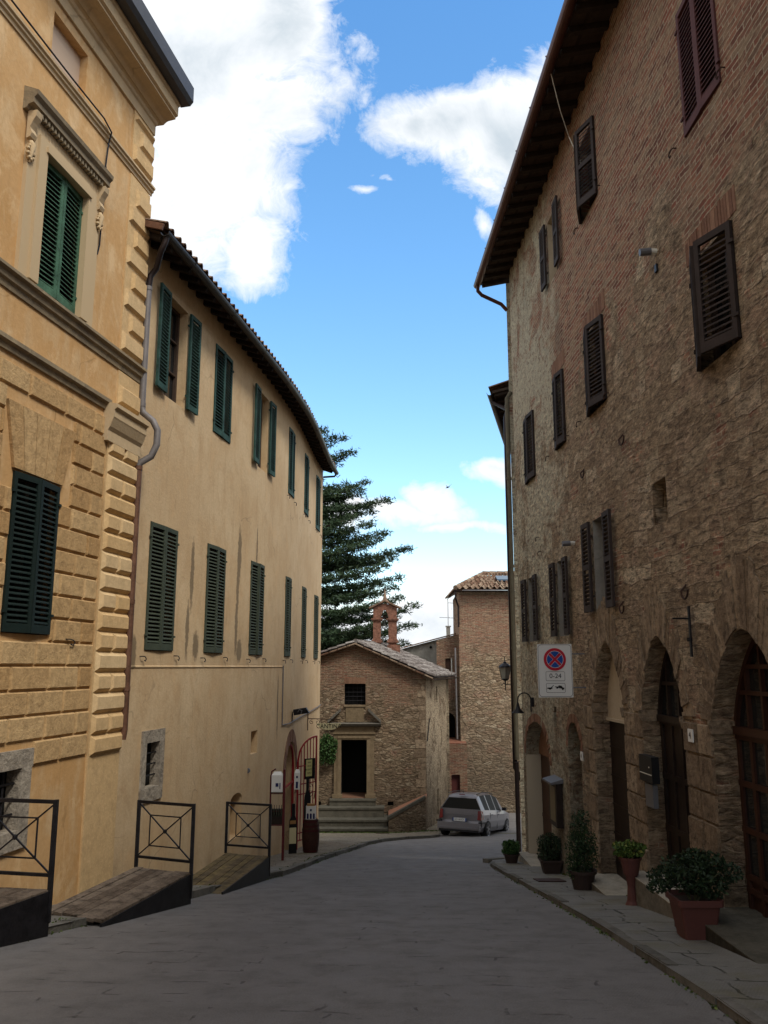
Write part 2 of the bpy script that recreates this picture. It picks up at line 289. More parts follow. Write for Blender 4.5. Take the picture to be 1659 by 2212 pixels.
M['door_red'] = simple('red_brown_wood', (.038, .015, .009), .45, var=.3, bump=.001, bscale=40)
M['door_mid'] = simple('brown_wood', (.06, .028, .016), .55, var=.3, bump=.002)
M['winframe'] = simple('window_wood', (.055, .036, .026), .6, var=.3)
M['beam'] = simple('roof_timber', (.03, .02, .014), .85, var=.4, bump=.004)
M['plank'] = simple('eave_board', (.055, .038, .028), .9, var=.4, bump=.004)
M['copper'] = simple('brown_copper', (.085, .035, .025), .42, .5, .3, 4)
M['zinc'] = simple('grey_gutter', (.055, .055, .06), .45, .6, .25, 4)
M['pipe_gray'] = simple('grey_pipe', (.17, .155, .15), .55, .2, .25, 5)
M['pipe_brown'] = simple('rusty_pipe', (.13, .065, .04), .6, .2, .4, 4)
M['pipe_dark'] = simple('dark_pipe', (.022, .014, .013), .5, .3, .3)
M['pipe_olive'] = simple('weathered_pipe', (.10, .085, .055), .7, .1, .3)
M['iron'] = simple('black_iron', (.014, .013, .015), .5, .3, .5, 9)
M['rust_iron'] = simple('rusty_iron', (.045, .022, .015), .7, .3, .3)
M['redpaint'] = simple('red_paint', (.24, .014, .016), .4, 0, .25)
M['hoopred'] = simple('dull_red_hoop', (.05, .006, .008), .6, 0, .3)
M['redold'] = simple('old_red_paint', (.085, .010, .012), .5, 0, .3)
M['white'] = simple('white_board', (.62, .62, .60), .5, var=.03)
M['off_white'] = simple('off_white', (.55, .53, .46), .6, var=.05)
M['cream'] = simple('cream_board', (.55, .50, .30), .6, var=.06)
M['black'] = simple('black_paint', (.006, .006, .007), .5)
M['signred'] = simple('sign_red', (.42, .012, .03), .35, var=.04)
M['signblue'] = simple('sign_blue', (.012, .06, .28), .35, var=.04)
M['navy'] = simple('navy_print', (.01, .015, .08), .4)
M['cardboard'] = simple('cardboard', (.30, .16, .06), .8)
M['glassblk'] = simple('dark_pane', (.012, .014, .015), .06, spec=.8, var=.1)
M['glass_l'] = simple('lantern_glass', (.30, .30, .26), .3, var=.1)
M['bronze'] = simple('bell_bronze', (.05, .055, .045), .5, .6)
M['soil'] = simple('soil', (.03, .02, .012), .95, bump=.01)
M['pot_red'] = simple('terracotta_pot', (.095, .036, .03), .6, var=.15, scale=4)
M['pot_dark'] = simple('dark_pot', (.035, .022, .018), .7, var=.2)
M['bark'] = simple('bark', (.055, .04, .03), .95, bump=.02, bscale=12)
M['stem'] = simple('stem', (.06, .06, .03), .8)
M['pine'] = foliage('pine_needles', (.012, .026, .012), (.034, .062, .026), (.075, .10, .045))
M['leaf_d'] = foliage('dark_leaves', (.006, .014, .006), (.018, .035, .014), (.04, .065, .026))
M['leaf_g'] = foliage('green_leaves', (.015, .038, .010), (.04, .09, .022), (.09, .15, .035))
M['leaf_y'] = foliage('yellow_green_leaves', (.02, .045, .010), (.08, .13, .025), (.22, .19, .04))
M['leaf_m'] = foliage('mid_leaves', (.007, .018, .007), (.02, .045, .016), (.06, .10, .03))
M['car'] = simple('silver_paint', (.19, .187, .205), .38, .5, .03, coat=.25)
M['carglass'] = simple('car_glass', (.006, .007, .008), .2, spec=.2, var=.0)
M['carside'] = simple('tinted_side_glass', (.008, .009, .010), .5, spec=.05, var=0.)
M['plastic'] = simple('black_plastic', (.015, .015, .018), .55)
M['tyre'] = simple('tyre', (.012, .012, .012), .85)
M['rim'] = simple('alloy', (.16, .16, .17), .4, .6)
M['taillight'] = simple('tail_light', (.12, .004, .006), .2, spec=.5)
M['plate_blue'] = simple('plate_blue', (.01, .05, .22), .4)
M['metalgrey'] = simple('grey_metal', (.14, .14, .15), .5, .5)
M['deck'] = toned('weathered_boards', (.085, .062, .045), (.19, .15, .115), .85, .008, 18, .8, spots=.5)
M['deckmoss'] = toned('lichened_boards', (.085, .065, .045), (.16, .12, .055), .9, .006, 9, .8, spots=.5)
M['road'] = road_mat('grey_stone_road', (.150, .140, .132), (.185, .173, .164), (.035, .028, .028))
M['pave'] = road_mat('pavement_slabs', (.16, .155, .14), (.195, .185, .165), (.03, .03, .022), .8, .5, .02, .9, .012, .5, (.46, .54))
M['cobble'] = road_mat('rough_pavement', (.20, .165, .12), (.27, .23, .175), (.06, .05, .035), .3, .16, .2, .9, .03, .6, (.40, .5))
M['kerb'] = toned('kerb_stone', (.11, .105, .09), (.16, .15, .13), .9, .02, 12, .6)
M['earth'] = simple('ground_earth', (.11, .10, .075), .95, var=.3, scale=.5)
M['moss'] = foliage('moss', (.03, .045, .012), (.07, .10, .02), (.11, .14, .03))
M['bird'] = simple('bird', (.02, .02, .02), .8)
# wood grain stretch for boards is in the mesh (separate boards)
# ------------------------------------------------------------------ mesh builder
class MB:
    def __init__(s): s.v = []; s.f = []; s.m = []; s.uv = []; s.t = []
    def face(s, pts, mi=0, uv=None, tone=.5):
        i = len(s.v); s.v += [tuple(p) for p in pts]; s.f.append(tuple(range(i, i + len(pts)))); s.m.append(mi)
        s.uv += (list(uv) if uv else [(0, 0)] * len(pts)); s.t.append(tone)
    def grid(s, rows, mi=0, closed=False, tone=.5, uvf=None):
        """rows: list of equal-length point lists, shared verts"""
        i0 = len(s.v); n = len(rows[0])
        for r in rows: s.v += [tuple(p) for p in r]
        for a in range(len(rows) - 1):
            for b in range(n if closed else n - 1):
                c = (b + 1) % n
                q = (i0 + a * n + b, i0 + a * n + c, i0 + (a + 1) * n + c, i0 + (a + 1) * n + b)
                s.f.append(q); s.m.append(mi); s.t.append(tone(a, b) if callable(tone) else tone)
                s.uv += [uvf(s.v[k]) for k in q] if uvf else [(0, 0)] * 4
    def hexa(s, p, mi=0, tone=.5, uvf=None):
        """8 corners: 0-3 bottom loop, 4-7 top loop"""
        for q in ((3, 2, 1, 0), (4, 5, 6, 7), (0, 1, 5, 4), (1, 2, 6, 5), (2, 3, 7, 6), (3, 0, 4, 7)):
            pts = [p[k] for k in q]; s.face(pts, mi, [uvf(x) for x in pts] if uvf else None, tone)
    def box(s, c, size, rz=0, mi=0, tone=.5):
        x, y, z = (k / 2 for k in size); cr, sr = cos(rz), sin(rz)
        P = [(c[0] + a * cr - b_ * sr, c[1] + a * sr + b_ * cr, c[2] + e) for e in (-z, z) for a, b_ in ((-x, -y), (x, -y), (x, y), (-x, y))]
        s.hexa(P, mi, tone)
    def bar(s, a, b, w, h=None, mi=0, up=(0, 0, 1), tone=.5):
        a, b = Vector(a), Vector(b); h = h or w; dd = (b - a).normalized(); up = Vector(up)
        if abs(dd.dot(up)) > .98: up = Vector((1, 0, 0))
        x = dd.cross(up).normalized() * w / 2; y = x.cross(dd).normalized() * h / 2
        s.hexa([a - x - y, a + x - y, a + x + y, a - x + y, b - x - y, b + x - y, b + x + y, b - x + y], mi, tone)
    def tube(s, pts, r, n=8, mi=0, cap=True, tone=.5):
        pts = [Vector(p) for p in pts]; rr = r if isinstance(r, (list, tuple)) else [r] * len(pts); rows = []
        ref = None
        for i, p in enumerate(pts):
            t = (pts[min(i + 1, len(pts) - 1)] - pts[max(i - 1, 0)]).normalized()
            if ref is None: ref = t.orthogonal().normalized()
            x = (ref - t * ref.dot(t)); x = x.normalized() if x.length > 1e-6 else t.orthogonal().normalized(); ref = x
            y = t.cross(x); rows.append([p + (x * cos(2 * pi * k / n) + y * sin(2 * pi * k / n)) * rr[i] for k in range(n)])
        s.grid(rows, mi, True, tone)
        if cap: s.face(list(reversed(rows[0])), mi, tone=tone); s.face(rows[-1], mi, tone=tone)
    def lathe(s, c, prof, n=16, mi=0, ax='z', cap=True, tone=.5):
        rows = []
        for r, h in prof:
            if ax == 'z': rows.append([(c[0] + r * cos(2 * pi * k / n), c[1] + r * sin(2 * pi * k / n), c[2] + h) for k in range(n)])
            else: rows.append([(c[0] + r * cos(2 * pi * k / n), c[1] + h, c[2] + r * sin(2 * pi * k / n)) for k in range(n)])
        s.grid(rows, mi, True, tone)
        if cap: s.face(list(reversed(rows[0])), mi, tone=tone); s.face(rows[-1], mi, tone=tone)
    def build(s, name, mats, parent=None, smooth=False, local=False):
        me = bpy.data.meshes.new(name); off = Vector((0, 0, 0))
        if parent is not None and not local: off = root_loc(parent)
        me.from_pydata([tuple(Vector(v) - off) for v in s.v], [], s.f)
        if not isinstance(mats, (list, tuple)): mats = [mats]
        for m in mats: me.materials.append(M[m] if isinstance(m, str) else m)
        me.polygons.foreach_set('material_index', s.m)
        ul = me.uv_layers.new(name='UVMap'); ul.data.foreach_set('uv', [c for q in s.uv for c in q])
        at = me.attributes.new('tone', 'FLOAT', 'FACE'); at.data.foreach_set('value', [float(x) for x in s.t])
        if smooth: me.polygons.foreach_set('use_smooth', [True] * len(s.f))
        me.validate(); me.update()
        o = bpy.data.objects.new(name, me); sc.collection.objects.link(o)
        if parent is not None: o.parent = parent
        return o
def root_loc(p):
    v = Vector((0, 0, 0))
    while p is not None: v += Vector(p.location); p = p.parent
    return v
def tag(o, label, cat, group=None):
    o['label'] = label; o['category'] = cat
    if group: o['group'] = group
    return o
def thing(name, label, cat, loc=(0, 0, 0), group=None, rz=0):
    o = bpy.data.objects.new(name, None); sc.collection.objects.link(o); o.location = loc; o.rotation_euler = (0, 0, rz); o.empty_display_size = .2
    return tag(o, label, cat, group)
def struct(o): o['kind'] = 'structure'; return o
def text_obj(name, txt, size, mat, parent, loc, right, up, extrude=.002, align='CENTER', sx=1.):
    """flat lettering as a mesh; loc in world, right and up are world directions"""
    cu = bpy.data.curves.new('t', 'FONT'); cu.body = txt; cu.size = size; cu.extrude = extrude; cu.align_x = align; cu.align_y = 'CENTER'
    to = bpy.data.objects.new('t', cu); sc.collection.objects.link(to)
    dg = bpy.context.evaluated_depsgraph_get(); me = bpy.data.meshes.new_from_object(to.evaluated_get(dg)); me.name = name
    bpy.data.objects.remove(to); bpy.data.curves.remove(cu)
    r = Vector(right).normalized(); u = Vector(up).normalized(); n = r.cross(u)
    off = root_loc(parent) if parent else Vector((0, 0, 0))
    for v in me.vertices: v.co = Vector(loc) - off + r * v.co.x * sx + u * v.co.y + n * v.co.z
    me.materials.clear(); me.materials.append(M[mat])
    o = bpy.data.objects.new(name, me); sc.collection.objects.link(o); o.parent = parent; return o
# ------------------------------------------------------------------ ground profile
KN = [(-60, 3.5), (-20, .3), (0, -1.6), (6, -2.2), (9, -2.6), (12.6, -3.15), (15.8, -3.65), (18.4, -4.02), (22.6, -4.7), (28, -5.5), (33, -6.24), (36, -6.5), (42, -6.85), (60, -7.6), (400, -12)]
def G(y):
    for (a, b), (c, e) in zip(KN, KN[1:]):
        if a <= y <= c:
            return b + (e - b) * (y - a) / (c - a)
    return KN[-1][1]
# ------------------------------------------------------------------ facade
class Fac:
    def __init__(s, pts, n, u0=0.):
        s.p = [Vector(p) for p in pts]; s.n = n; s.cu = [u0]
        for a, b in zip(s.p, s.p[1:]): s.cu.append(s.cu[-1] + (b - a).length)
    def seg(s, u):
        for i in range(len(s.p) - 1):
            if u <= s.cu[i + 1] + 1e-9 or i == len(s.p) - 2: return i
    def T(s, u):
        i = s.seg(u); return (s.p[i + 1] - s.p[i]).normalized()
    def Nn(s, u):
        t = s.T(u); return Vector((t.y, -t.x)) * s.n
    def P(s, u, v, dd=0.):
        i = s.seg(u); t = s.T(u); q = s.p[i] + t * (u - s.cu[i]) + s.Nn(u) * dd
        return Vector((q.x, q.y, v))
    def Ps(s, u, v, dd=0.):   # smoothed offset for bands on the curved wall
        i = s.seg(u)
        n = s.Nn(u)
        for e in (-.4, .4): n = n + s.Nn(u + e)
        n.normalize(); q = s.p[i] + s.T(u) * (u - s.cu[i]) + n * dd
        return Vector((q.x, q.y, v))
def arc(u0, u1, spring, rise, n=10, kind='round'):
    """outline points left to right over an arch"""
    c, r = (u0 + u1) / 2, (u1 - u0) / 2; out = []
    for k in range(n + 1):
        a = pi * (1 - k / n); x = cos(a)
        if kind == 'round': y = sqrt(max(0, 1 - x * x)) * rise
        else:
            # pointed: two arcs meeting at the apex
            q = abs(x); y = rise * (1 - q ** 1.75) ** .78
            if k in (0, n): y = 0
        out.append((c + r * x, spring + y))
    return out
class Op:
    def __init__(s, u0, u1, v0, v1, depth=.2, kind='rect', spring=None, mi=0):
        s.u0, s.u1, s.v0, s.v1, s.depth, s.kind, s.mi = u0, u1, v0, v1, depth, kind, mi
        s.top = [(u0, v1), (u1, v1)] if kind == 'rect' else arc(u0, u1, spring, v1 - spring, 16 if kind != 'rect' else 1, kind)
    def hi(s, u):
        for (a, b), (c, e) in zip(s.top, s.top[1:]):
            if a - 1e-9 <= u <= c + 1e-9: return b + (e - b) * (u - a) / (c - a) if c > a else max(b, e)
        return s.v1
def facade(F, u0, u1, base, top, ops, mb=None, d=0., step=1.0, mi=0):
    mb = mb or MB(); us = {round(u0, 4), round(u1, 4)}
    for o in ops:
        for (a, _) in o.top: us.add(round(a, 4))
    for c in F.cu:
        if u0 < c < u1: us.add(round(c, 4))
    k = u0
    while k < u1: us.add(round(k, 4)); k += step
    us = sorted(x for x in us if u0 <= x <= u1)
    us = [x for i, x in enumerate(us) if i == 0 or x - us[i - 1] > 1e-3]
    bf = base if callable(base) else (lambda u: base); tf = top if callable(top) else (lambda u: top)
    for a, b in zip(us, us[1:]):
        mid = (a + b) / 2; act = sorted([o for o in ops if o.u0 < mid < o.u1], key=lambda o: o.v0)
        lo = (bf(a), bf(b))
        seq = []
        for o in act:
            seq.append((lo, (max(o.v0, lo[0]) if o.v0 > -90 else lo[0], max(o.v0, lo[1]) if o.v0 > -90 else lo[1]))); lo = (o.hi(a), o.hi(b))
        seq.append((lo, (tf(a), tf(b))))
        for (l, h) in seq:
            if h[0] - l[0] < 1e-4 and h[1] - l[1] < 1e-4: continue
            pts = [F.P(a, l[0], d), F.P(b, l[1], d), F.P(b, h[1], d), F.P(a, h[0], d)]
            # evaluate a on this segment side so curved walls stay closed
            mb.face(pts, mi, [(a, l[0]), (b, l[1]), (b, h[1]), (a, h[0])])
    for o in ops:
        v0 = o.v0 if o.v0 > -90 else min(bf(o.u0), bf(o.u1))
        loop = [(o.u0, v0)] + [(a, v) for a, v in o.top] + [(o.u1, v0)]
        if o.kind != 'rect': loop = [(o.u0, v0)] + o.top + [(o.u1, v0)]
        for (a, va), (b, vb) in zip(loop, loop[1:] + loop[:1]):
            if o.v0 <= -90 and va == v0 and vb == v0: continue
            mb.face([F.P(a, va, d), F.P(b, vb, d), F.P(b, vb, -o.depth), F.P(a, va, -o.depth)], o.mi or mi, [(a, va), (b, vb), (b + o.depth, vb), (a + o.depth, va)])
    return mb
def band(F, mb, u0, u1, prof, mi=0, step=.6, ends=True, smooth=False, tone=.5):
    """sweep a closed profile [(d, v)] along the facade"""
    us = [u0]
    while us[-1] + step < u1 - .05: us.append(us[-1] + step)
    us.append(u1); f = F.Ps if smooth else F.P
    rows = [[f(u, v, dd) for dd, v in prof] for u in us]
    n = len(prof)
    for i in range(len(us) - 1):
        for k in range(n):
            k2 = (k + 1) % n; a, b = us[i], us[i + 1]
            mb.face([rows[i][k], rows[i + 1][k], rows[i + 1][k2], rows[i][k2]], mi, [(a, prof[k][1] + prof[k][0]), (b, prof[k][1] + prof[k][0]), (b, prof[k2][1] + prof[k2][0]), (a, prof[k2][1] + prof[k2][0])], tone)
    if ends: mb.face(rows[0], mi, [(p[0], p[1]) for p in prof], tone); mb.face(list(reversed(rows[-1])), mi, [(p[0], p[1]) for p in reversed(prof)], tone)
def fbox(F, mb, u0, u1, v0, v1, d0, d1, mi=0, tone=.5):
    mb.hexa([F.P(u0, v0, d0), F.P(u1, v0, d0), F.P(u1, v0, d1), F.P(u0, v0, d1), F.P(u0, v1, d0), F.P(u1, v1, d0), F.P(u1, v1, d1), F.P(u0, v1, d1)], mi, tone)
def frustum(F, mb, u0, u1, v0, v1, d0, d1, bev, mi=0, tone=.5, bevv=None):
    bv = bevv if bevv is not None else bev
    a = [F.P(u0, v0, d0), F.P(u1, v0, d0), F.P(u1, v1, d0), F.P(u0, v1, d0)]
    b = [F.P(u0 + bev, v0 + bv, d1), F.P(u1 - bev, v0 + bv, d1), F.P(u1 - bev, v1 - bv, d1), F.P(u0 + bev, v1 - bv, d1)]
    mb.face(b, mi, None, tone)
    for k in range(4): mb.face([a[k], a[(k + 1) % 4], b[(k + 1) % 4], b[k]], mi, None, tone)
# ------------------------------------------------------------------ shutters and windows
LEAF = {}
def leaf_mesh(w, h, mat, sign, mid=False, pitch=.060):
    key = (round(w, 2), round(h, 2), mat, sign, mid)
    if key in LEAF: return LEAF[key]
    mb = MB(); f = .055; t = .04
    for x in (f / 2, w - f / 2): mb.box((x, 0, h / 2), (f, t, h))
    rails = [(.05, .1), (h - .035, .07)] + ([(h * .5, .08)] if mid else [])
    for z, hh_ in rails: mb.box((w / 2, 0, z), (w - 2 * f, t * .96, hh_))
    z = .13
    while z < h - .09:
        if not (mid and abs(z - h * .5) < .06):
            dy, dz = sign * .016, .014
            mb.hexa([(f, -dy, z + dz - .006), (w - f, -dy, z + dz - .006), (w - f, dy, z - dz - .006), (f, dy, z - dz - .006), (f, -dy, z + dz + .006), (w - f, -dy, z + dz + .006), (w - f, dy, z - dz + .006), (f, dy, z - dz + .006)])
        z += pitch
    for z in (.22, h - .22): mb.box((-.005, sign * .024, z), (.06, .02, .03))
    o = mb.build('shutter', mat); LEAF[key] = o.data; bpy.data.objects.remove(o); return LEAF[key]
def shutter(F, parent, u_h, v0, w, h, side, ang, mat, d=.03, mid=False, label=None):
    """side +1: hinge at the near jamb, leaf points to +u when closed"""
    T = F.T(u_h); Nv = F.Nn(u_h); cd = T * side; a = radians(ang)
    dirv = cd * cos(a) + Nv * sin(a); rot = Vector((-cd.y, cd.x)); sign = 1 if rot.dot(Nv) > 0 else -1
    me = leaf_mesh(w, h, mat, sign, mid)
    o = bpy.data.objects.new('shutter', me); sc.collection.objects.link(o); o.parent = parent
    o.location = F.P(u_h, v0, d) - root_loc(parent); o.rotation_euler = (0, 0, atan2(dirv.y, dirv.x))
    if label: o['label'] = label
    return o
def window(F, root, u0, u1, v0, v1, depth, mat, angs=(0, 0), frame='winframe', mid=False, glass=True, label=None, panes=2, d=.03, blank=None):
    mb = MB(); fw = .06
    for a, b in ((u0, u0 + fw), (u1 - fw, u1)): fbox(F, mb, a, b, v0, v1, -depth, -depth + .05)
    for a, b in ((v0, v0 + fw), (v1 - fw, v1)): fbox(F, mb, u0 + fw, u1 - fw, a, b, -depth, -depth + .05)
    c = (u0 + u1) / 2; fbox(F, mb, c - .03, c + .03, v0 + fw, v1 - fw, -depth, -depth + .055)
    for k in range(1, panes + 1):
        z = v0 + (v1 - v0) * k / (panes + 1); fbox(F, mb, u0 + fw, u1 - fw, z - .015, z + .015, -depth + .005, -depth + .045)
    wn = mb.build('window', frame, root)
    if label: wn['label'] = label
    g = MB(); fbox(F, g, u0 + .005, u1 - .005, v0 + .005, v1 - .005, -depth - .02, -depth - .003); g.build('pane', blank or 'glassblk', wn)
    w = (u1 - u0) / 2 - .004
    if angs is not None and angs[0] < 10: angs = (angs[0] + R_.uniform(0, 3.5), angs[1] + R_.uniform(0, 3.5))
    if angs is not None:
        shutter(F, wn, u0 + .002, v0 + .01, w, v1 - v0 - .02, 1, angs[0], mat, d, mid)
        shutter(F, wn, u1 - .002, v0 + .01, w, v1 - v0 - .02, -1, angs[1], mat, d, mid)
    return wn
def hook(mb, F, u, v, flip=1, s=.09):
    pts = [F.P(u, v, 0), F.P(u, v, .04), F.P(u + flip * s * .5, v, .05), F.P(u + flip * s, v - .01, .05), F.P(u + flip * s * 1.3, v - .04, .05), F.P(u + flip * s, v - .07, .05), F.P(u + flip * s * .6, v - .06, .05)]
    mb.tube(pts, .008, 5)
def grille(F, mb, u0, u1, v0, v1, d, nu, nv, r=.011):
    for k in range(nu): u = u0 + (u1 - u0) * (k + 1) / (nu + 1); mb.tube([F.P(u, v0, d), F.P(u, v1, d)], r, 5)
    for k in range(nv): v = v0 + (v1 - v0) * (k + 1) / (nv + 1); mb.tube([F.P(u0, v, d + .012), F.P(u1, v, d + .012)], r, 5)
def half_gutter(mb, pts, r=.085, n=8, up=(0, 0, 1)):
    rows = []
    for i, p in enumerate(pts):
        t = (Vector(pts[min(i + 1, len(pts) - 1)]) - Vector(pts[max(i - 1, 0)])).normalized(); x = t.cross(Vector((0, 0, 1))).normalized()
        rows.append([Vector(p) + x * r * cos(pi + pi * k / n) + Vector((0, 0, 1)) * r * sin(pi + pi * k / n) for k in range(n + 1)] + [Vector(p) + x * (r - .008) * cos(-pi * k / n) + Vector((0, 0, 1)) * (r - .008) * sin(-pi * k / n) for k in range(n + 1)])
    mb.grid(rows, 0, True); mb.face(list(reversed(rows[0]))); mb.face(rows[-1])
def tile_roof(mb, e0, e1, s0, s1, tw=.2, tl=.38, amp=.05, t0=None, jit=.012):
    """barrel tiles between eave line e0-e1 and upper line s0-s1"""
    e0, e1, s0, s1 = map(Vector, (e0, e1, s0, s1)); L = (e1 - e0).length; n = max(2, int(L / tw)); K = 6
    S = ((s0 - e0).length + (s1 - e1).length) / 2; m = max(1, int(S / tl)); nrm = (e1 - e0).cross(s0 - e0).normalized()
    if nrm.z < 0: nrm = -nrm
    mb.face([e0 - nrm * .045, e1 - nrm * .045, s1 - nrm * .045, s0 - nrm * .045], 0, tone=0.)
    for j in range(m):
        for i in range(n):
            dj = R_.uniform(-jit, jit); tn = R_.random(); sk = R_.uniform(-jit, jit) / tw
            for half in (0, 1):
                rows = []
                for (jj, lift) in ((j - .04 + dj, .035), (j + 1, .0)):
                    row = []
                    for k in range(K + 1):
                        a = k / K; q = (i + (a * .56 if half == 0 else .5 + a * .56) + sk) / n; p0 = e0.lerp(e1, q); p1 = s0.lerp(s1, q)
                        hgt = amp * sin(pi * a) * (1 if half == 0 else -.55) + (amp * .35)
                        row.append(p0.lerp(p1, max(-.02, jj / m)) + nrm * (hgt + lift))
                    rows.append(row)
                mb.grid(rows, 0, tone=tn)
                if half == 0:   # visible tile thickness at the lower end
                    r0 = rows[0]; mb.grid([[p - nrm * .02 for p in r0], r0], 0, tone=tn * .5)
# ------------------------------------------------------------------ leaves
def leaves(mb, c, rad, n, size, flat=.6, shell=.5, rnd=R_, asp=.55):
    for _ in range(n):
        while True:
            p = Vector((rnd.uniform(-1, 1), rnd.uniform(-1, 1), rnd.uniform(-1, 1)))
            if p.length <= 1 and (p.length > shell or rnd.random() < .35): break
        q = Vector(c) + Vector((p.x * rad[0], p.y * rad[1], p.z * rad[2]))
        d1 = Vector((rnd.gauss(0, 1), rnd.gauss(0, 1), rnd.gauss(0, flat))).normalized(); d2 = d1.cross(Vector((rnd.gauss(0, 1), rnd.gauss(0, 1), rnd.gauss(0, 1)))).normalized()
        s = size * rnd.uniform(.6, 1.3); a = d1 * s; b = d2 * s * asp * .5; tn = min(1, max(0, rnd.gauss(.45, .22)))
        mb.face([q - a * .5, q - a * .05 + b, q + a * .5, q - a * .05 - b], 0, tone=tn)
# ==================================================================== GROUND
def sheet(xs_of_y, y0, y1, step, lift, mat, name, nx=8, uvs=1.):
    mb = MB(); rows = []; y = y0; ys = []
    while y < y1: ys.append(y); y += step
    ys.append(y1)
    for y in ys:
        a, b = xs_of_y(y); rows.append([(a + (b - a) * k / nx, y, G(y) + lift) for k in range(nx + 1)])
    mb.grid(rows, uvf=lambda p: (p[0], p[1])); return mb.build(name, mat)
def lerp_tab(tab, y):
    if y <= tab[0][0]: return tab[0][1]
    for (a, b), (c, e) in zip(tab, tab[1:]):
        if y <= c: return b + (e - b) * (y - a) / (c - a)
    return tab[-1][1]
struct(sheet(lambda y: (-140, 140), -58, 380, 6, -.06, 'earth', 'ground', 12))
LK = [(-14, -7.2), (5, -4.3), (8.09, -3.42), (8.75, -3.22), (9.72, -2.9), (11.87, -2.5), (13.36, -2.22), (15.22, -1.76), (17.3, -1.48), (21.6, -1.05), (26, -.45), (27.9, .02), (29.4, .79), (30.2, 1.6), (31.2, 2.0), (34, 2.15), (41.5, 3.6)]
RK = [(-14, 2.3), (17.3, 2.1), (18.2, 2.25), (18.9, 3.1), (20, 5.0), (22, 7.5), (24, 16)]
struct(sheet(lambda y: (lerp_tab(LK, y), min(16, lerp_tab(RK, y))) if y < 26 else (lerp_tab(LK, y), 16), -14, 41.4, .35, 0., 'road', 'road', 10))
def wall_x_left(y): return .1763 * y - 5.7 - .3 if y < 11.6 else lerp_tab([(11.6, -4.0), (18, -3.1), (21, -2.8), (27.3, -2.6), (27.6, -7), (60, -7)], y)
struct(sheet(lambda y: (wall_x_left(y), lerp_tab(LK, y)), -14, 16.4, .3, .07, 'pave', 'pavement_left', 4))
def rp(y): return (wall_x_left(y), lerp_tab(LK, y))
struct(sheet(rp, 16.4, 44, .3, .07, 'cobble', 'pavement_far', 8))
struct(sheet(lambda y: (lerp_tab(RK, y), 3.95 - .038 * y if y < 18.3 else 3.4), -14, 18.85, .3, .06, 'pave', 'pavement_right', 4))
def kerb(tab, y0, y1, side, name, h=.07, w=.13, col='kerb'):
    mb = MB(); y = y0
    while y < y1:
        L = R_.uniform(.6, 1.1); e = min(y + L, y1); n = 4; dh = R_.uniform(-.012, .012); tn = R_.random(); dx = R_.uniform(-.015, .015)
        for k in range(n):
            a = y + (e - y - .012) * k / n; b = y + (e - y - .012) * (k + 1) / n; P = []
            for z in (-.1, 0):
                for yy, xo in ((a, 0), (b, 0), (b, -side * w), (a, -side * w)):
                    P.append((lerp_tab(tab, yy) + xo + dx, yy, G(yy) + (h + .006 + dh if z == 0 else -.1)))
            mb.hexa(P, tone=tn)
        y = e
    return mb.build(name, col)
struct(kerb(LK, 4, 31.3, 1, 'kerb_left', .075)); struct(kerb(RK, -6, 18.2, -1, 'kerb_right', .056, .09))
mb = MB(); mb.hexa([(2.15, 18.1, -4.2), (3.1, 18.8, -4.25), (3.05, 18.95, -4.25), (2.05, 18.25, -4.2), (2.15, 18.1, -3.9), (3.1, 18.8, -4.0), (3.05, 18.95, -4.0), (2.05, 18.25, -3.92)])
struct(mb.build('kerb_end', 'kerb'))
# ==================================================================== PALAZZO (near left)
L0 = 6.09 - 14 * 1.01543
FL = Fac([(-5.7 - .1763 * 14, -14), (-3.637, 11.7)], 1, L0); LC = FL.cu[-1]
pal = thing('ochre_palazzo', 'ochre palazzo with rusticated ground floor, quoins and a deep cornice, nearest on the left', 'building', (FL.P(LC - 3, 0).x - 1, 8, G(8)))
ops = [Op(15.24, 16.18, 4.36, 6.05, .22, mi=1), Op(15.25, 16.05, 7.34, 8.05, .11), Op(15.19, 16.1, .36, 2.15, .2), Op(15.02, 15.75, -1.75, -1.1, .16, mi=2)]
mb = facade(FL, L0, LC, lambda u: G(FL.P(u, 0).y) - .4, 8.7, ops)
e = FL.P(LC, 0)
bx_ = [(e.x, e.y), (e.x - 7, e.y + 1.2)]
mb.face([(e.x, e.y, -4), (e.x - 7, e.y + 1.2, -4), (e.x - 7, e.y + 1.2, 8.7), (e.x, e.y, 8.7)], 0, [(0, -4), (7, -4), (7, 9.3), (0, 9.3)])
s0 = FL.P(L0, 0); mb.face([(s0.x, s0.y, -2), (s0.x - 7, s0.y, -2), (s0.x - 7, s0.y, 9.3), (s0.x, s0.y, 9.3)], 0)
mb.build('wall', ['ochre', 'cream_trim', 'travertine'], pal)
mb = MB(); fbox(FL, mb, 15.25, 16.05, 7.34, 8.05, -.13, -.11); mb.build('blind_window', 'pink_panel', pal)
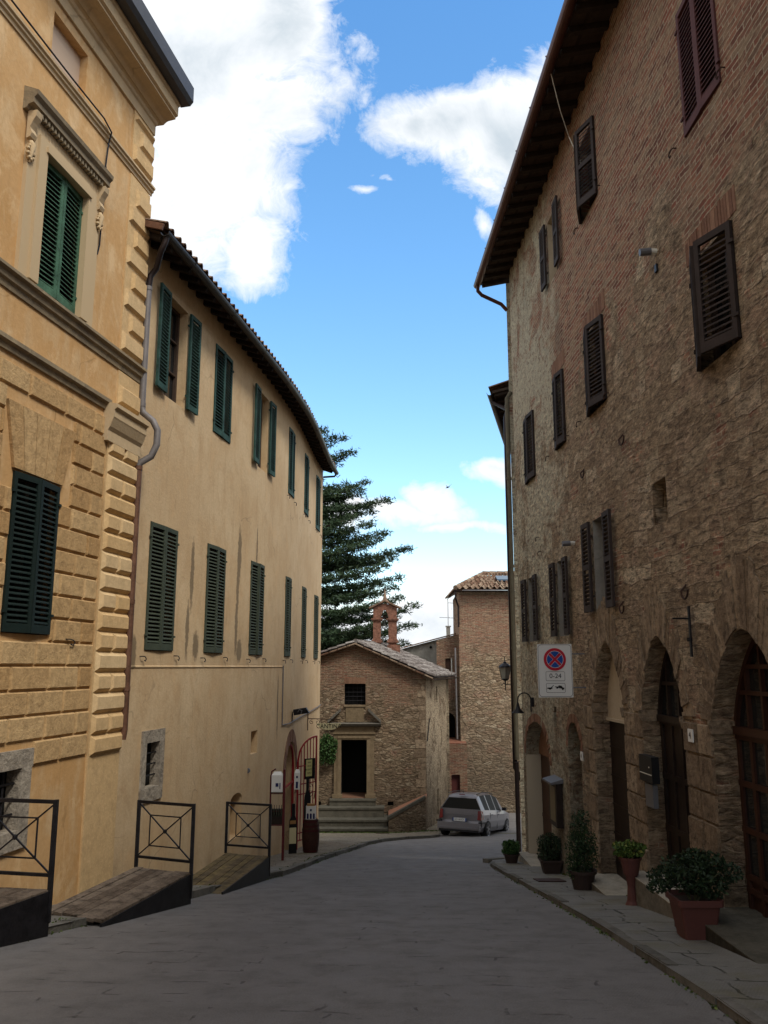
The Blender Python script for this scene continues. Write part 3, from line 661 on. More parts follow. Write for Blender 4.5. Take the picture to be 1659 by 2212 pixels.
# rusticated blocks
mb = MB(); ch = .2775; v = -1.1; row = 0
while v < 3.3:
    u = LC - .84 - (0.33 if row % 2 else .0); segs = []
    if row % 2: segs.append((u + .008, LC - .84))
    while u > 9.5:
        wd = R_.uniform(.56, .78); segs.append((u - wd, u)); u -= wd
    for a, b in segs:
        parts = [(a, b)]
        for (wu0, wu1, wv0, wv1) in ((15.19, 16.1, .36, 2.16), (14.8, 15.95, -1.94, -.9), (14.95, 16.34, 2.16, 2.9)):
            nw = []
            for (x, y) in parts:
                if v + ch > wv0 + .03 and v < wv1 - .03 and y > wu0 and x < wu1:
                    if x < wu0 - .06: nw.append((x, wu0))
                    if y > wu1 + .06: nw.append((wu1, y))
                else: nw.append((x, y))
            parts = nw
        for (x, y) in parts:
            if y - x > .05: frustum(FL, mb, x + .008, y - .008, v + .008, v + ch - .008, .0, R_.uniform(.024, .034), .018, tone=R_.random())
    v += ch; row += 1
# radiating blocks over the lower window
for k in range(5):
    a0, a1 = (k - 2.5) / 5, (k - 1.5) / 5; c = 15.645
    q = [(c + a0 * .98, 2.17), (c + a1 * .98, 2.17), (c + a1 * 1.40, 2.9), (c + a0 * 1.40, 2.9)]
    q = [((x - (c + (a0 + a1) / 2 * 1.2)) * .95 + c + (a0 + a1) / 2 * 1.2, y) for x, y in q]
    A = [FL.P(x, y, 0) for x, y in q]; B = [FL.P(x, y, .04) for x, y in q]; tn = R_.random()
    mb.face(B, tone=tn)
    for i in range(4): mb.face([A[i], A[(i + 1) % 4], B[(i + 1) % 4], B[i]], tone=tn)
mb.build('rusticated_blocks', 'rust', pal)
# quoins, low and high
mb = MB(); v = -1.14; k = 0
fbox(FL, mb, LC - .82, LC + .012, -4.2, 3.05, 0, .028, tone=.3)
while v < 3.0:
    h2 = .265
    if k % 2 == 0: frustum(FL, mb, LC - .79, LC + .012, v + .02, v + h2 - .0, .028, .078, .04, tone=R_.random(), bevv=.045)
    else:
        frustum(FL, mb, LC - .79, LC - .39, v + .02, v + h2, .028, .078, .04, tone=R_.random(), bevv=.045); frustum(FL, mb, LC - .39, LC + .012, v + .02, v + h2, .028, .078, .04, tone=R_.random(), bevv=.045)
    v += h2; k += 1
for (va, vb) in ((3.62, 4.05), (4.42, 7.1), (7.38, 8.15)):
    fbox(FL, mb, LC - .62, LC + .01, va - .02, vb + .05, 0, .02, tone=.4); v = va; k = 0
    while v < vb - .1:
        h2 = .33; w_ = .60 if k % 2 == 0 else .42
        frustum(FL, mb, LC - w_, LC + .012, v, min(v + h2 - .05, vb), .02, .065, .035, tone=.5 + R_.uniform(-.3, .3), bevv=.04); v += h2; k += 1
mb.build('quoins', 'rustq', pal)
# capital of the corner pier
mb = MB()
band(FL, mb, LC - .93, LC + .03, [(0, 3.0), (.08, 3.0), (.08, 3.14), (.11, 3.19), (.15, 3.30), (.16, 3.32), (.16, 3.42), (.2, 3.45), (.2, 3.5), (0, 3.54)])
mb.build('pier_capital', 'cream_trim', pal)
# string courses
mb = MB(); band(FL, mb, 0, LC + .06, [(0, 7.18), (.02, 7.18), (.025, 7.22), (.05, 7.235), (.05, 7.265), (.075, 7.28), (.075, 7.31), (0, 7.33)]); mb.build('upper_string_course', 'cream_trim', pal)
mb = MB(); band(FL, mb, 0, LC + .05, [(0, 4.12), (.02, 4.12), (.03, 4.19), (.06, 4.21), (.07, 4.28), (.11, 4.30), (.11, 4.335), (0, 4.36)]); mb.build('sill_string_course', 'grime_trim', pal)
mb = MB(); band(FL, mb, 0, LC - .86, [(0, 3.43), (.03, 3.43), (.04, 3.5), (.08, 3.52), (.08, 3.57), (0, 3.6)]); mb.build('lower_string_course', 'grime_trim', pal)
# main cornice
mb = MB()
band(FL, mb, L0, LC + .03, [(0, 8.2), (.035, 8.2), (.035, 8.36), (.06, 8.38), (.07, 8.42), (.1, 8.44), (0, 8.44)])
band(FL, mb, L0, LC + .12, [(0, 8.44), (.12, 8.442), (.16, 8.48), (.19, 8.5), (.32, 8.52), (.32, 8.55), (.36, 8.57), (.36, 8.72), (.39, 8.74), (.39, 8.80), (0, 8.81)])
mb.build('cornice', 'cream_trim', pal)
mb = MB(); band(FL, mb, L0, LC + .2, [(.36, 8.78), (.52, 8.785), (.57, 8.85), (.57, 9.10), (.52, 9.12), (.38, 9.10)], step=2); band(FL, mb, LC + .12, LC + .2, [(0, 8.82), (.37, 8.82), (.37, 9.04), (0, 9.08)])
mb.build('gutter', 'zinc', pal)
mb = MB(); q0, q1 = FL.P(L0, 9.03, .44), FL.P(LC + .18, 9.03, .44); tile_roof(mb, q0, q1, q0 + Vector((-6, 1, 2.2)), q1 + Vector((-6, 1, 2.2)), .24, .9); mb.build('roof', 'terracotta', pal)
# piano nobile window
wn = window(FL, pal, 15.24, 16.18, 4.40, 6.05, .14, 'green_l', (2, 2), d=-.02)
mb = MB()
for a, b in ((14.9, 15.24), (16.18, 16.52)):
    fbox(FL, mb, a, b, 4.38, 6.36, .0, .05); fbox(FL, mb, (a + .17 if a < 15.2 else a), (b if a < 15.2 else b - .17), 4.38, 6.2, .05, .085)
fbox(FL, mb, 15.24, 16.18, 6.05, 6.36, 0, .05); fbox(FL, mb, 15.24, 16.18, 6.05, 6.22, .05, .085); fbox(FL, mb, 15.2, 16.22, 6.05, 6.12, .085, .11)
mb.build('surround', 'cream_trim', wn)
mb = MB(); band(FL, mb, 14.80, 16.58, [(0, 6.36), (.05, 6.37), (.07, 6.41), (.10, 6.42), (.14, 6.43), (.14, 6.49), (.18, 6.53), (.19, 6.58), (0, 6.66)], step=.5)
x = 15.0
while x < 16.45: fbox(FL, mb, x, x + .035, 6.36, 6.42, .06, .12); x += .07
mb.build('hood', 'grime_trim', wn)
for c in (14.92, 16.50):
    mb = MB()
    band(FL, mb, c - .055, c + .055, [(.03, 6.02), (.08, 6.04), (.10, 6.09), (.07, 6.16), (.10, 6.23), (.14, 6.30), (.15, 6.37), (.03, 6.37)], step=.2)
    for k in range(9):
        a = k * 2 * pi / 9; p = FL.P(c + .055 * cos(a), 5.86 + .085 * sin(a), .07); mb.lathe(p - Vector((0, .02, 0)), [(.01, 0), (.028, .015), (.01, .045)], 6, ax='y')
    mb.lathe(FL.P(c, 5.86, .06), [(.01, 0), (.05, .02), (.03, .05)], 8, ax='y'); mb.tube([FL.P(c, 6.0, .06), FL.P(c, 5.95, .09), FL.P(c, 5.74, .06)], [.03, .04, .012], 6)
    mb.build('console', 'cream_trim', wn, True)
# lower window
window(FL, pal, 15.19, 16.1, .36, 2.15, .16, 'green_k', (3, 3), d=.01)
# cellar window
mb = MB(); A = 14.8
fbox(FL, mb, A, 15.95, -1.1, -.9, .0, .035, tone=.4); fbox(FL, mb, A + .0, 15.93, -1.95, -1.75, .0, .04, tone=.6); fbox(FL, mb, 15.75, 15.93, -1.75, -1.1, .0, .035, tone=.8); fbox(FL, mb, A, 15.02, -1.75, -1.1, .0, .035, tone=.2)
cw = mb.build('cellar_window', 'travertine', pal)
mb = MB(); grille(FL, mb, 15.02, 15.75, -1.75, -1.1, -.07, 3, 3, .014); mb.build('grille', 'iron', cw)
mb = MB(); fbox(FL, mb, 15.02, 15.75, -1.75, -1.1, -.19, -.15); mb.build('pane', 'dark', cw)
# cable on the wall
mb = MB(); pts = [FL.P(0, 7.36, .06)] + [FL.P(u, 7.35 - .01 * sin(u * 3), .09) for u in (8, 12, 14, 15.6, 16.4)] + [FL.P(16.60, 7.28, .1), FL.P(16.64, 7.15, .04), FL.P(16.62, 6.8, .03), FL.P(16.64, 6.6, .05), FL.P(16.62, 6.3, .03), FL.P(16.56, 6.1, .06), FL.P(16.6, 5.6, .03), FL.P(16.56, 5.45, .03), FL.P(16.5, 5.45, .03)]
mb.tube(pts, .012, 5); mb.build('cable', 'black', pal)
mb = MB(); hook(mb, FL, 16.45, .33, 1, .14); mb.build('wall_hook', 'iron', pal)
# ==================================================================== MIDDLE HOUSE (curved, beige)
FM = Fac([(-3.76, 11.5), (-3.60, 12.4), (-3.42, 13.4), (-3.24, 14.5), (-3.05, 15.7), (-2.86, 16.9), (-2.68, 18.1), (-2.52, 19.4), (-2.39, 20.7), (-2.31, 21.9), (-2.26, 23.2), (-2.21, 24.6), (-2.15, 26.0), (-2.06, 27.3)], 1, -.10)
mid = thing('beige_house', 'long beige plastered house with curved front and green shutters, behind the ochre palazzo', 'building', (-4, 19, G(19)))
ME = FM.cu[-1]
UW = [(1.14, 1.96), (3.30, 4.24), (5.98, 6.80), (8.92, 9.70), (11.55, 12.45), (14.28, 15.18)]
LW = [(.93, 1.92), (3.27, 4.22), (5.80, 6.76), (8.86, 9.58), (11.46, 12.34), (14.24, 15.10)]
ops = [Op(a, b, 4.3, 6.03, .24) for a, b in UW] + [Op(a, b, .24, 2.2, .24) for a, b in LW]
ops += [Op(1.15, 1.6, -1.77, -1.12, .13, mi=1), Op(6.15, 6.6, -1.78, -1.32, .3), Op(4.98, 5.66, -3.25, -2.42, .22, 'round', -2.55), Op(9.32, 10.78, -99, -1.85, .35, 'round', -2.58)]
mb = facade(FM, -.10, ME, lambda u: G(FM.P(u, 0).y) - .4, 6.62, ops, step=1.2)
e = FM.P(ME, 0)
mb.face([(e.x, e.y, -7), (e.x - 8, e.y + 1, -7), (e.x - 8, e.y + 1, 6.62), (e.x, e.y, 6.62)], 0, [(0, -7), (8, -7), (8, 6.6), (0, 6.6)])
mb.face([(e.x, e.y, 6.62), (e.x - 8, e.y + 1, 6.62), (e.x - 4, e.y + .5, 8.2)], 0)
mb.build('wall', ['beige', 'travertine'], mid)
mb = MB(); fbox(FM, mb, 6.15, 6.6, -1.79, -1.31, -.33, -.3); mb.build('blocked_opening', 'beige', mid); mb = MB(); fbox(FM, mb, 4.95, 5.7, -3.3, -2.4, -.26, -.22); mb.build('blocked_opening', 'beige', mid)
st_ = 'green'
for i, (a, b) in enumerate(UW):
    window(FM, mid, a, b, 4.3, 6.03, .2, 'green', (177, 177) if i in (0, 2) else (1, 1), d=.05 if i in (0, 2) else .0, blank='light_reveal' if i == 2 else None)
for i, (a, b) in enumerate(LW): window(FM, mid, a, b, .24, 2.2, .2, 'green_d', (1, 1), d=.0)
for (u, v) in [(a - .12, .15) for a, b in LW] + [(b + .08, .17) for a, b in LW] + [(a - .1, 4.22) for a, b in UW[3:]] + [(b + .05, 4.22) for a, b in UW[3:]]:
    mb = MB(); hook(mb, FM, u, v, 1, .09); mb.build('wall_hook', 'iron', mid)
# faint ledge where the plaster changes, and thin cable
mb = MB(); band(FM, mb, .42, 8.7, [(0, -.02), (.012, -.012), (.014, .0), (0, .02)], step=.5); mb.build('plaster_ledge', 'beige', mid)
mb = MB(); mb.tube([FM.P(8.73, .02, .02), FM.P(8.75, -1.36, .02), FM.P(9.6, -1.38, .03), FM.P(11, -1.33, .03), FM.P(13, -1.3, .03), FM.P(15.2, -1.24, .03), FM.P(ME - .02, -1.2, .03)], .016, 5); mb.build('cable', 'pipe_gray', mid)
# small barred window with stone surround
mb = MB(); fbox(FM, mb, 1.0, 1.76, -1.12, -.94, 0, .025, tone=.4); fbox(FM, mb, 1.0, 1.74, -1.97, -1.77, 0, .03, tone=.5); fbox(FM, mb, 1.6, 1.76, -1.77, -1.12, 0, .025, tone=.2); fbox(FM, mb, 1.0, 1.15, -1.77, -1.12, 0, .025, tone=.8)
cw = mb.build('cellar_window', 'travertine', mid); mb = MB(); grille(FM, mb, 1.15, 1.6, -1.77, -1.12, -.06, 0, 3, .012); mb.build('grille', 'iron', cw)
mb = MB(); fbox(FM, mb, 1.15, 1.6, -1.77, -1.12, -.16, -.125); mb.build('pane', 'dark', cw)
mb = MB(); mb.lathe(FM.P(6.0, -2.08, .0) - Vector((0, 0, 0)), [(.05, -.02), (.05, .02)], 12, ax='y'); mb.build('vent_cover', 'metalgrey', mid)
# cantina door: brick ring, dark inside
def arch_ring(F, mb, u0, u1, spring, rise, th, d, n, kind='round', legs=0., gap=.006, jit=.006, th_top=None):
    big_ = th > .25 and kind == 'ogive'
    inner = arc(u0, u1, spring, rise, n, kind); c = (u0 + u1) / 2
    outer = arc(u0 - th, u1 + th, spring, rise + (th_top or th), n, kind)
    for k in range(n):
        a, b, c2, d2 = inner[k], inner[k + 1], outer[k + 1], outer[k]
        if big_:
            f = R_.uniform(.6, 1.12); c2 = (b[0] + (c2[0] - b[0]) * f, b[1] + (c2[1] - b[1]) * f); d2 = (a[0] + (d2[0] - a[0]) * f, a[1] + (d2[1] - a[1]) * f)
        cx = sum(p[0] for p in (a, b, c2, d2)) / 4; cy = sum(p[1] for p in (a, b, c2, d2)) / 4
        q = [(cx + (x - cx) * .96, cy + (y - cy) * .97) for x, y in (a, b, c2, d2)]; dd = d + R_.uniform(-jit, jit); tn = R_.random()
        B = [F.P(x, y, dd) for x, y in q]; A_ = [F.P(x, y, -.01) for x, y in q]; mb.face(B, tone=tn)
        for i in range(4): mb.face([A_[i], A_[(i + 1) % 4], B[(i + 1) % 4], B[i]], tone=tn)
mb = MB(); arch_ring(FM, mb, 9.32, 10.78, -2.58, .73, .30, .012, 22)
for s_ in (0, 1):
    v = -2.6
    while v > -4.7:
        a, b = (9.04, 9.31) if s_ == 0 else (10.79, 11.06)
        if v < -3.2: break
        fbox(FM, mb, a + R_.uniform(0, .05) * (1 - s_), b - R_.uniform(0, .05) * s_, v - .062, v - .004, -.01, .012, tone=R_.random()); v -= .068
mb.build('door_arch', 'arch_brick', mid)
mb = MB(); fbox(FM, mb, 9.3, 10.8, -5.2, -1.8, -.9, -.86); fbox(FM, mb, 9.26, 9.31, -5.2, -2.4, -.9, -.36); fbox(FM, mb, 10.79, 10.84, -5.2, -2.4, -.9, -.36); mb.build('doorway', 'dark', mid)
mb = MB()
for u in (9.36, 10.74): mb.bar(FM.P(u, -4.6, -.05), FM.P(u, -2.5, -.05), .06, .06)
a_ = arc(9.36, 10.74, -2.58, .66, 12); mb.tube([FM.P(u, v, -.05) for u, v in a_], .03, 6); mb.bar(FM.P(9.4, -2.9, -.05), FM.P(10.7, -2.9, -.05), .04)
mb.build('gate_frame', 'redpaint', mid)
# open gate leaf (arched red bars)
hg = FM.P(10.85, 0, .06); ga = radians(34); gd = Vector((sin(ga), cos(ga), 0)); gw = .76
def gp(a, z): return Vector((hg.x, hg.y, 0)) + gd * a + Vector((0, 0, z))
mb = MB(); gtop = lambda a: -2.42 + .58 * sqrt(max(0, 1 - (1 - a / gw) ** 2))
mb.bar(gp(0, -4.62), gp(0, -2.42), .05); mb.bar(gp(gw, -4.38), gp(gw, -1.82), .045)
mb.tube([gp(a, gtop(a)) for a in [gw * k / 12 for k in range(13)]], .024, 6)
for z in (-4.38, -4.2, -3.25, -3.0, -2.55): mb.bar(gp(0, z), gp(gw, z), .03, .025)
for k in range(1, 6): a = gw * k / 6; mb.bar(gp(a, -4.38), gp(a, gtop(a)), .022)
gate = mb.build('gate_leaf', 'redpaint', mid)
# roof: eave board, rafters, tiles, gutter
mb = MB()
us = [-.02 + k * .45 for k in range(int((ME + .02) / .45) + 1)] + [ME]
rows = [[FM.Ps(u, 6.62, -.1), FM.Ps(u, 6.45, .37)] for u in us]; mb.grid(rows); rows = [[FM.Ps(u, 6.68, -.1), FM.Ps(u, 6.50, .37)] for u in us]; mb.grid(rows)
mb.build('eave_boards', 'plank', mid)
u = .12
while u < ME: mb = MB(); mb.bar(FM.Ps(u, 6.57, -.1), FM.Ps(u, 6.41, .34), .08, .08); mb.build('rafter', 'beam', mid); u += .36
mb = MB()
for a, b in zip(us, us[1:]):
    e0, e1 = FM.Ps(a, 6.55, .42), FM.Ps(b, 6.55, .42); s0_, s1_ = FM.Ps(a, 8.1, -4.2), FM.Ps(b, 8.1, -4.2)
    tile_roof(mb, e0, e1, s0_, s1_, .225, .42, .045, jit=.02)
mb.build('roof_tiles', 'terracotta', mid)
mb = MB(); half_gutter(mb, [FM.Ps(-.02 + k * (ME + .12) / 40, 6.45, .45) for k in range(41)], .075)
for k in range(9): u = 1 + k * 1.9; mb.tube([FM.Ps(u, 6.45, .37), FM.Ps(u, 6.365, .45), FM.Ps(u, 6.45, .535)], .014, 5)
mb.build('gutter', 'zinc', mid)
mb = MB(); e = FM.Ps(ME - .05, 6.40, .45); mb.tube([e, FM.Ps(ME - .05, 6.3, .4), FM.Ps(ME - .05, 6.28, .02)], .035, 6); mb.build('gutter_outlet', 'zinc', mid)
# verge board at the near end, with a few tiles rising behind it
mb = MB(); a, b = FM.Ps(-.06, 6.5, .44), FM.Ps(-.06, 6.66, -.1); mb.bar(a, b, .04, .1); mb.build('verge_board', 'pipe_brown', mid)
# downpipe at the corner of palazzo and house
px, py = -3.575, 11.74
g0 = FM.Ps(.05, 6.40, .45)
mb = MB(); mb.tube([g0, g0 + Vector((-.02, .0, -.1)), g0 + Vector((-.08, .0, -.26)), (px + .1, py + .02, 5.98), (px + .02, py, 5.84), (px, py, 5.65)], .047, 10); pp = [mb.build('downpipe_elbow', 'pipe_dark', mid, True)]
mb = MB(); mb.tube([(px, py, 5.66), (px, py, 3.78), (px + .02, py, 3.68), (px + .17, py + .02, 3.56), (px + .24, py + .03, 3.42), (px + .24, py + .03, 3.2), (px + .17, py + .02, 3.02), (px + .02, py, 2.92), (px, py, 2.84)], .05, 10)
for z in (5.64, 3.80): mb.lathe((px, py, z), [(.057, -.03), (.057, .03)], 10)
pp.append(mb.build('downpipe', 'pipe_gray', mid, True))
mb = MB(); mb.tube([(px, py, 2.86), (px, py, -.86), (px - .015, py, -.98)], .052, 10)
for z in (2.84, .9, -.3): mb.lathe((px, py, z), [(.06, -.03), (.06, .03)], 10)
mb.build('lower_downpipe', 'pipe_brown', mid, True)
# ==================================================================== STREET THINGS, LEFT
def wood_ramp(on, of, inf, inn, top, label, moss=False):
    """on/of outer near/far, inf/inn inner far/near (x, y); level deck at height top"""
    r = thing('wooden_ramp', label, 'ramp', ((on[0] + inf[0]) / 2, (of[1] + inf[1]) / 2, G(of[1])), 'wooden entrance ramps along the left wall')
    A, B, C, D_ = [Vector((p[0], p[1])) for p in (on, of, inf, inn)]; n = 7; mb = MB()
    for k in range(n):
        q0, q1 = (k + .03) / n, (k + .97) / n; ext = R_.uniform(-.05, .05)
        a0, a1 = A.lerp(D_, q0), A.lerp(D_, q1); b0, b1 = B.lerp(C, q0), B.lerp(C, q1); dirv = (b0 - a0).normalized() * ext
        a0, a1 = a0 + dirv, a1 + dirv; dz = R_.uniform(-.006, .006); t0 = R_.random()
        m_ = 3; 
        for j in range(m_):
            f0, f1 = j / m_, (j + 1) / m_
            P = []
            for z in (top - .035 + dz, top + dz):
                for (p, q, f) in ((a0, b0, f0), (a0, b0, f1), (a1, b1, f1), (a1, b1, f0)): v = p.lerp(q, f); P.append((v.x, v.y, z))
            mb.hexa(P, tone=min(1, max(0, t0 + R_.uniform(-.15, .15))))
    mb.build('deck', 'deckmoss' if moss else 'deck', r)
    mb = MB(); a = A; b = B; off = (B - A).normalized(); nn = Vector((off.y, -off.x)) * .012
    t1, t2 = top - .012, top - .012; g1, g2 = G(a.y) - .02, G(b.y) - .02
    t1 = max(t1 - .02, G(a.y) + .03)
    mb.hexa([(a.x - nn.x, a.y - nn.y, g1), (b.x - nn.x, b.y - nn.y, g2), (b.x + nn.x, b.y + nn.y, g2), (a.x + nn.x, a.y + nn.y, g1), (a.x - nn.x, a.y - nn.y, t1), (b.x - nn.x, b.y - nn.y, t2), (b.x + nn.x, b.y + nn.y, t2), (a.x + nn.x, a.y + nn.y, t1)])
    mb.hexa([(b.x, b.y, g2), (C.x, C.y, g2), (C.x, C.y + .02, g2), (b.x, b.y + .02, g2), (b.x, b.y, top - .04), (C.x, C.y, top - .04), (C.x, C.y + .02, top - .04), (b.x, b.y + .02, top - .04)])
    mb.build('side_panel', 'iron', r)
    # railing at the far end, square with diagonals and an inner square
    a3, b3 = Vector((B.x, B.y, top)), Vector((C.x, C.y, top)); up = Vector((0, 0, 1)); H = .83; lo = .13
    mb = MB()
    rl = mb
    for p in (a3, b3): mb.bar(p + up * -.3 if p is a3 else p, p + up * H, .042)
    mb.bar(a3 + up * (H - .02), b3 + up * (H - .02), .03, .035); mb.bar(a3 + up * lo, b3 + up * lo, .03, .03)
    P00, P10, P01, P11 = a3 + up * lo, b3 + up * lo, a3 + up * (H - .03), b3 + up * (H - .03); c = (P00 + P11) / 2
    for p in (P00, P10, P01, P11): mb.bar(p, c, .014)
    q = [c + (p - c) * .56 for p in (P00, P10, P11, P01)]
    for k in range(4): mb.bar(q[k], q[(k + 1) % 4], .014)
    mb.lathe(c - up * .025, [(.01, 0), (.026, .012), (.026, .038), (.01, .05)], 8)
    mb.build('railing', 'iron', r)
wood_ramp((-3.98, 6.5), (-3.23, 8.55), (-4.06, 8.72), (-4.75, 6.7), -2.12, 'nearest wooden ramp with black side and railing, cut by the left frame edge')
wood_ramp((-2.89, 9.08), (-2.43, 11.1), (-3.22, 11.42), (-3.62, 9.5), -2.555, 'middle one of the three wooden ramps, brown boards with a black side')
wood_ramp((-2.23, 12.19), (-1.91, 14.6), (-2.68, 14.85), (-3.0, 12.55), -3.10, 'farthest wooden ramp with yellow lichened boards, next to the red bottle stand', True)
# floodlight
o = FM.P(10.07, -1.15, 0)
fl = thing('floodlight', 'small black floodlight on a bracket above the cantina arch', 'lamp', o)
mb = MB(); mb.tube([o + Vector((0, 0, -.22)), o + Vector((.02, 0, .02)), o + Vector((.16, .02, .06))], .015, 6); mb.build('bracket', 'iron', fl)
mb = MB(); mb.hexa([(o.x + .06, o.y - .1, o.z - .06), (o.x + .44, o.y - .1, o.z - .0), (o.x + .44, o.y + .1, o.z - .0), (o.x + .06, o.y + .1, o.z - .06), (o.x + .04, o.y - .12, o.z + .08), (o.x + .36, o.y - .12, o.z + .13), (o.x + .36, o.y + .12, o.z + .13), (o.x + .04, o.y + .12, o.z + .08)]); mb.build('housing', 'iron', fl)
mb = MB(); mb.tube([(o.x + .16, o.y - .13, o.z + .02), (o.x + .2, o.y - .14, o.z + .09), (o.x + .27, o.y - .14, o.z + .06), (o.x + .24, o.y - .13, o.z - .02)], .012, 5); mb.build('handle', 'metalgrey', fl)
# hanging sign
o = FM.P(13.05, -1.55, 0); cs = thing('cantina_sign', 'cream half-round hanging sign reading CANTINA on a scrolled iron bracket', 'sign', o)
yb = o.y
mb = MB(); mb.bar(o + Vector((.02, 0, .26)), o + Vector((.02, 0, -.25)), .022); mb.tube([o + Vector((.02, 0, .08)), o + Vector((.95, 0, .06))], .012, 6)
for (cx, r0, s_) in ((.13, .07, 1), (.3, .07, -1)):
    mb.tube([o + Vector((cx + s_ * r0 * (1 - k / 14) * cos(k * .75 + 1.2), 0, -.02 + r0 * (1 - k / 14) * sin(k * .75 + 1.2))) for k in range(12)], .007, 5)
for x in (.42, .86): mb.tube([o + Vector((x, 0, .07)), o + Vector((x, 0, -.06))], .006, 5)
mb.build('bracket', 'rust_iron', cs)
mb = MB(); n = 14; x0, x1, zt, zb = .26, .99, -.05, -.24; top_ = [(x0, zt)] + [(x1, zt)]; bot = [(x1 + (x0 - x1) * k / n, zt - (zt - zb) * sin(pi * k / n) ** .6) for k in range(1, n)]
lp = [(x0, zt), (x1, zt)] + bot
f0 = [o + Vector((x, -.012, z)) for x, z in lp]; f1 = [o + Vector((x, .012, z)) for x, z in lp]
mb.face(f0); mb.face(list(reversed(f1)))
for k in range(len(lp)): mb.face([f0[k], f1[k], f1[(k + 1) % len(lp)], f0[(k + 1) % len(lp)]])
mb.build('board', 'cream', cs)
text_obj('lettering', 'CANTINA', .175, 'black', cs, o + Vector(((x0 + x1) / 2, -.016, -.135)), (1, 0, 0), (0, 0, 1), .002, sx=.92)
# display stand by the door (red)
bx0, by0 = -2.2, 17.85; gz = G(by0) + .07
ds = thing('display_stand', 'red metal display stand holding packed goods, on the pavement before the cantina door', 'stand', (bx0, by0, gz))
mb = MB(); mb.bar((bx0 + .14, by0, gz), (bx0 + .14, by0, gz + 1.78), .05); mb.bar((bx0 - .14, by0 + .02, gz + .66), (bx0 - .14, by0 + .02, gz + 1.66), .03)
for z in (.68, .95, 1.3, 1.62): mb.bar((bx0 - .14, by0, gz + z), (bx0 + .14, by0, gz + z), .02, .02)
mb.tube([(bx0 - .14, by0, gz + 1.6), (bx0 - .12, by0, gz + 1.74), (bx0 - .04, by0, gz + 1.79)], .014, 5)
mb.build('frame', 'redold', ds)
mb = MB(); mb.box((bx0, by0 + .06, gz + .84), (.26, .1, .30)); mb.build('shelf', 'door_dark', ds); mb = MB(); mb.box((bx0, by0 + .05, gz + 1.33), (.26, .16, .02)); mb.build('shelf', 'door_dark', ds)
def carton(cx, cy, cz, w_, d_, h_, label, prints):
    c = thing('carton', label, 'box', (cx, cy, cz)); mb = MB()
    mb.box((cx, cy, cz + h_ / 2), (w_, d_, h_)); mb.hexa([(cx - w_ / 2, cy - d_ / 2, cz + h_), (cx + w_ / 2, cy - d_ / 2, cz + h_), (cx + w_ / 2, cy + d_ / 2, cz + h_), (cx - w_ / 2, cy + d_ / 2, cz + h_), (cx - w_ * .3, cy - .01, cz + h_ * 1.2), (cx + w_ * .3, cy - .01, cz + h_ * 1.2), (cx + w_ * .3, cy + .01, cz + h_ * 1.2), (cx - w_ * .3, cy + .01, cz + h_ * 1.2)])
    mb.build('body', 'white', c)
    mb = MB()
    for (a, z, ww, hh_) in prints: mb.box((cx + a, cy - d_ / 2 - .003, cz + z), (ww, .004, hh_))
    mb.build('print', 'navy', c); return c
carton(bx0 + .0, by0 - .0, gz + 1.34, .23, .14, .33, 'white carton with a dark emblem on the top shelf of the red stand', [(0, .14, .06, .07), (.06, .12, .02, .12)])
carton(bx0 + .245, by0 + 1.6, G(by0 + 1.6) + 1.48, .12, .1, .36, 'narrow white carton with a blue print, in the shadow of the cantina doorway', [(0, .1, .05, .14), (0, .27, .04, .05)])
mb = MB()
for k in range(5): mb.lathe((bx0 - .1 + .05 * k, by0 - .03, gz + .86), [(.018, 0), (.018, .12), (.007, .16), (.007, .22)], 7)
tag(mb.build('wine_bottles', simple('bottle_glass', (.02, .025, .015), .1, spec=.8)), 'row of small dark bottles on the lower shelf of the red stand', 'bottles')
# boards shaped like bottles
def bottle_board(cx, cy, base, H_, label, mat_label='cream', rz=.0, bw=.12):
    c = thing('bottle_sign', label, 'sign', (cx, cy, base)); prof = [(-bw, 0), (bw, 0), (bw, .58), (bw * .9, .66), (bw * .42, .76), (bw * .42, 1), (-bw * .42, 1), (-bw * .42, .76), (-bw * .9, .66), (-bw, .58)]
    dx, dy = cos(rz), sin(rz)
    mb = MB(); f0 = [(cx + a * dx + .015 * dy, cy + a * dy - .015, base + z * H_) for a, z in prof]; f1 = [(cx + a * dx, cy + a * dy + .015, base + z * H_) for a, z in prof]
    mb.face(f0); mb.face(list(reversed(f1)))
    for k in range(len(prof)): mb.face([f0[k], f1[k], f1[(k + 1) % len(prof)], f0[(k + 1) % len(prof)]])
    mb.build('panel', 'black', c)
    mb = MB(); mb.box((cx - .0, cy - .02, base + H_ * .36), (bw * 1.7, .004, H_ * .32), rz); mb.build('paper_label', mat_label, c)
    mb = MB(); mb.box((cx - .0, cy - .024, base + H_ * .63), (bw * 1.5, .004, H_ * .07), rz); mb.build('neck_label', 'cardboard', c)
    return c
p = gp(.42, 0); bottle_board(p.x - .0, p.y - .12, -4.2, 1.35, 'tall dark bottle-shaped board with a pale label, hung on the open red gate', rz=.9)
bottle_board(-2.02, 19.35, G(19.35) + .12, 1.05, 'dark bottle-shaped board leaning inside the cantina door beside the red post', bw=.09, rz=.3)
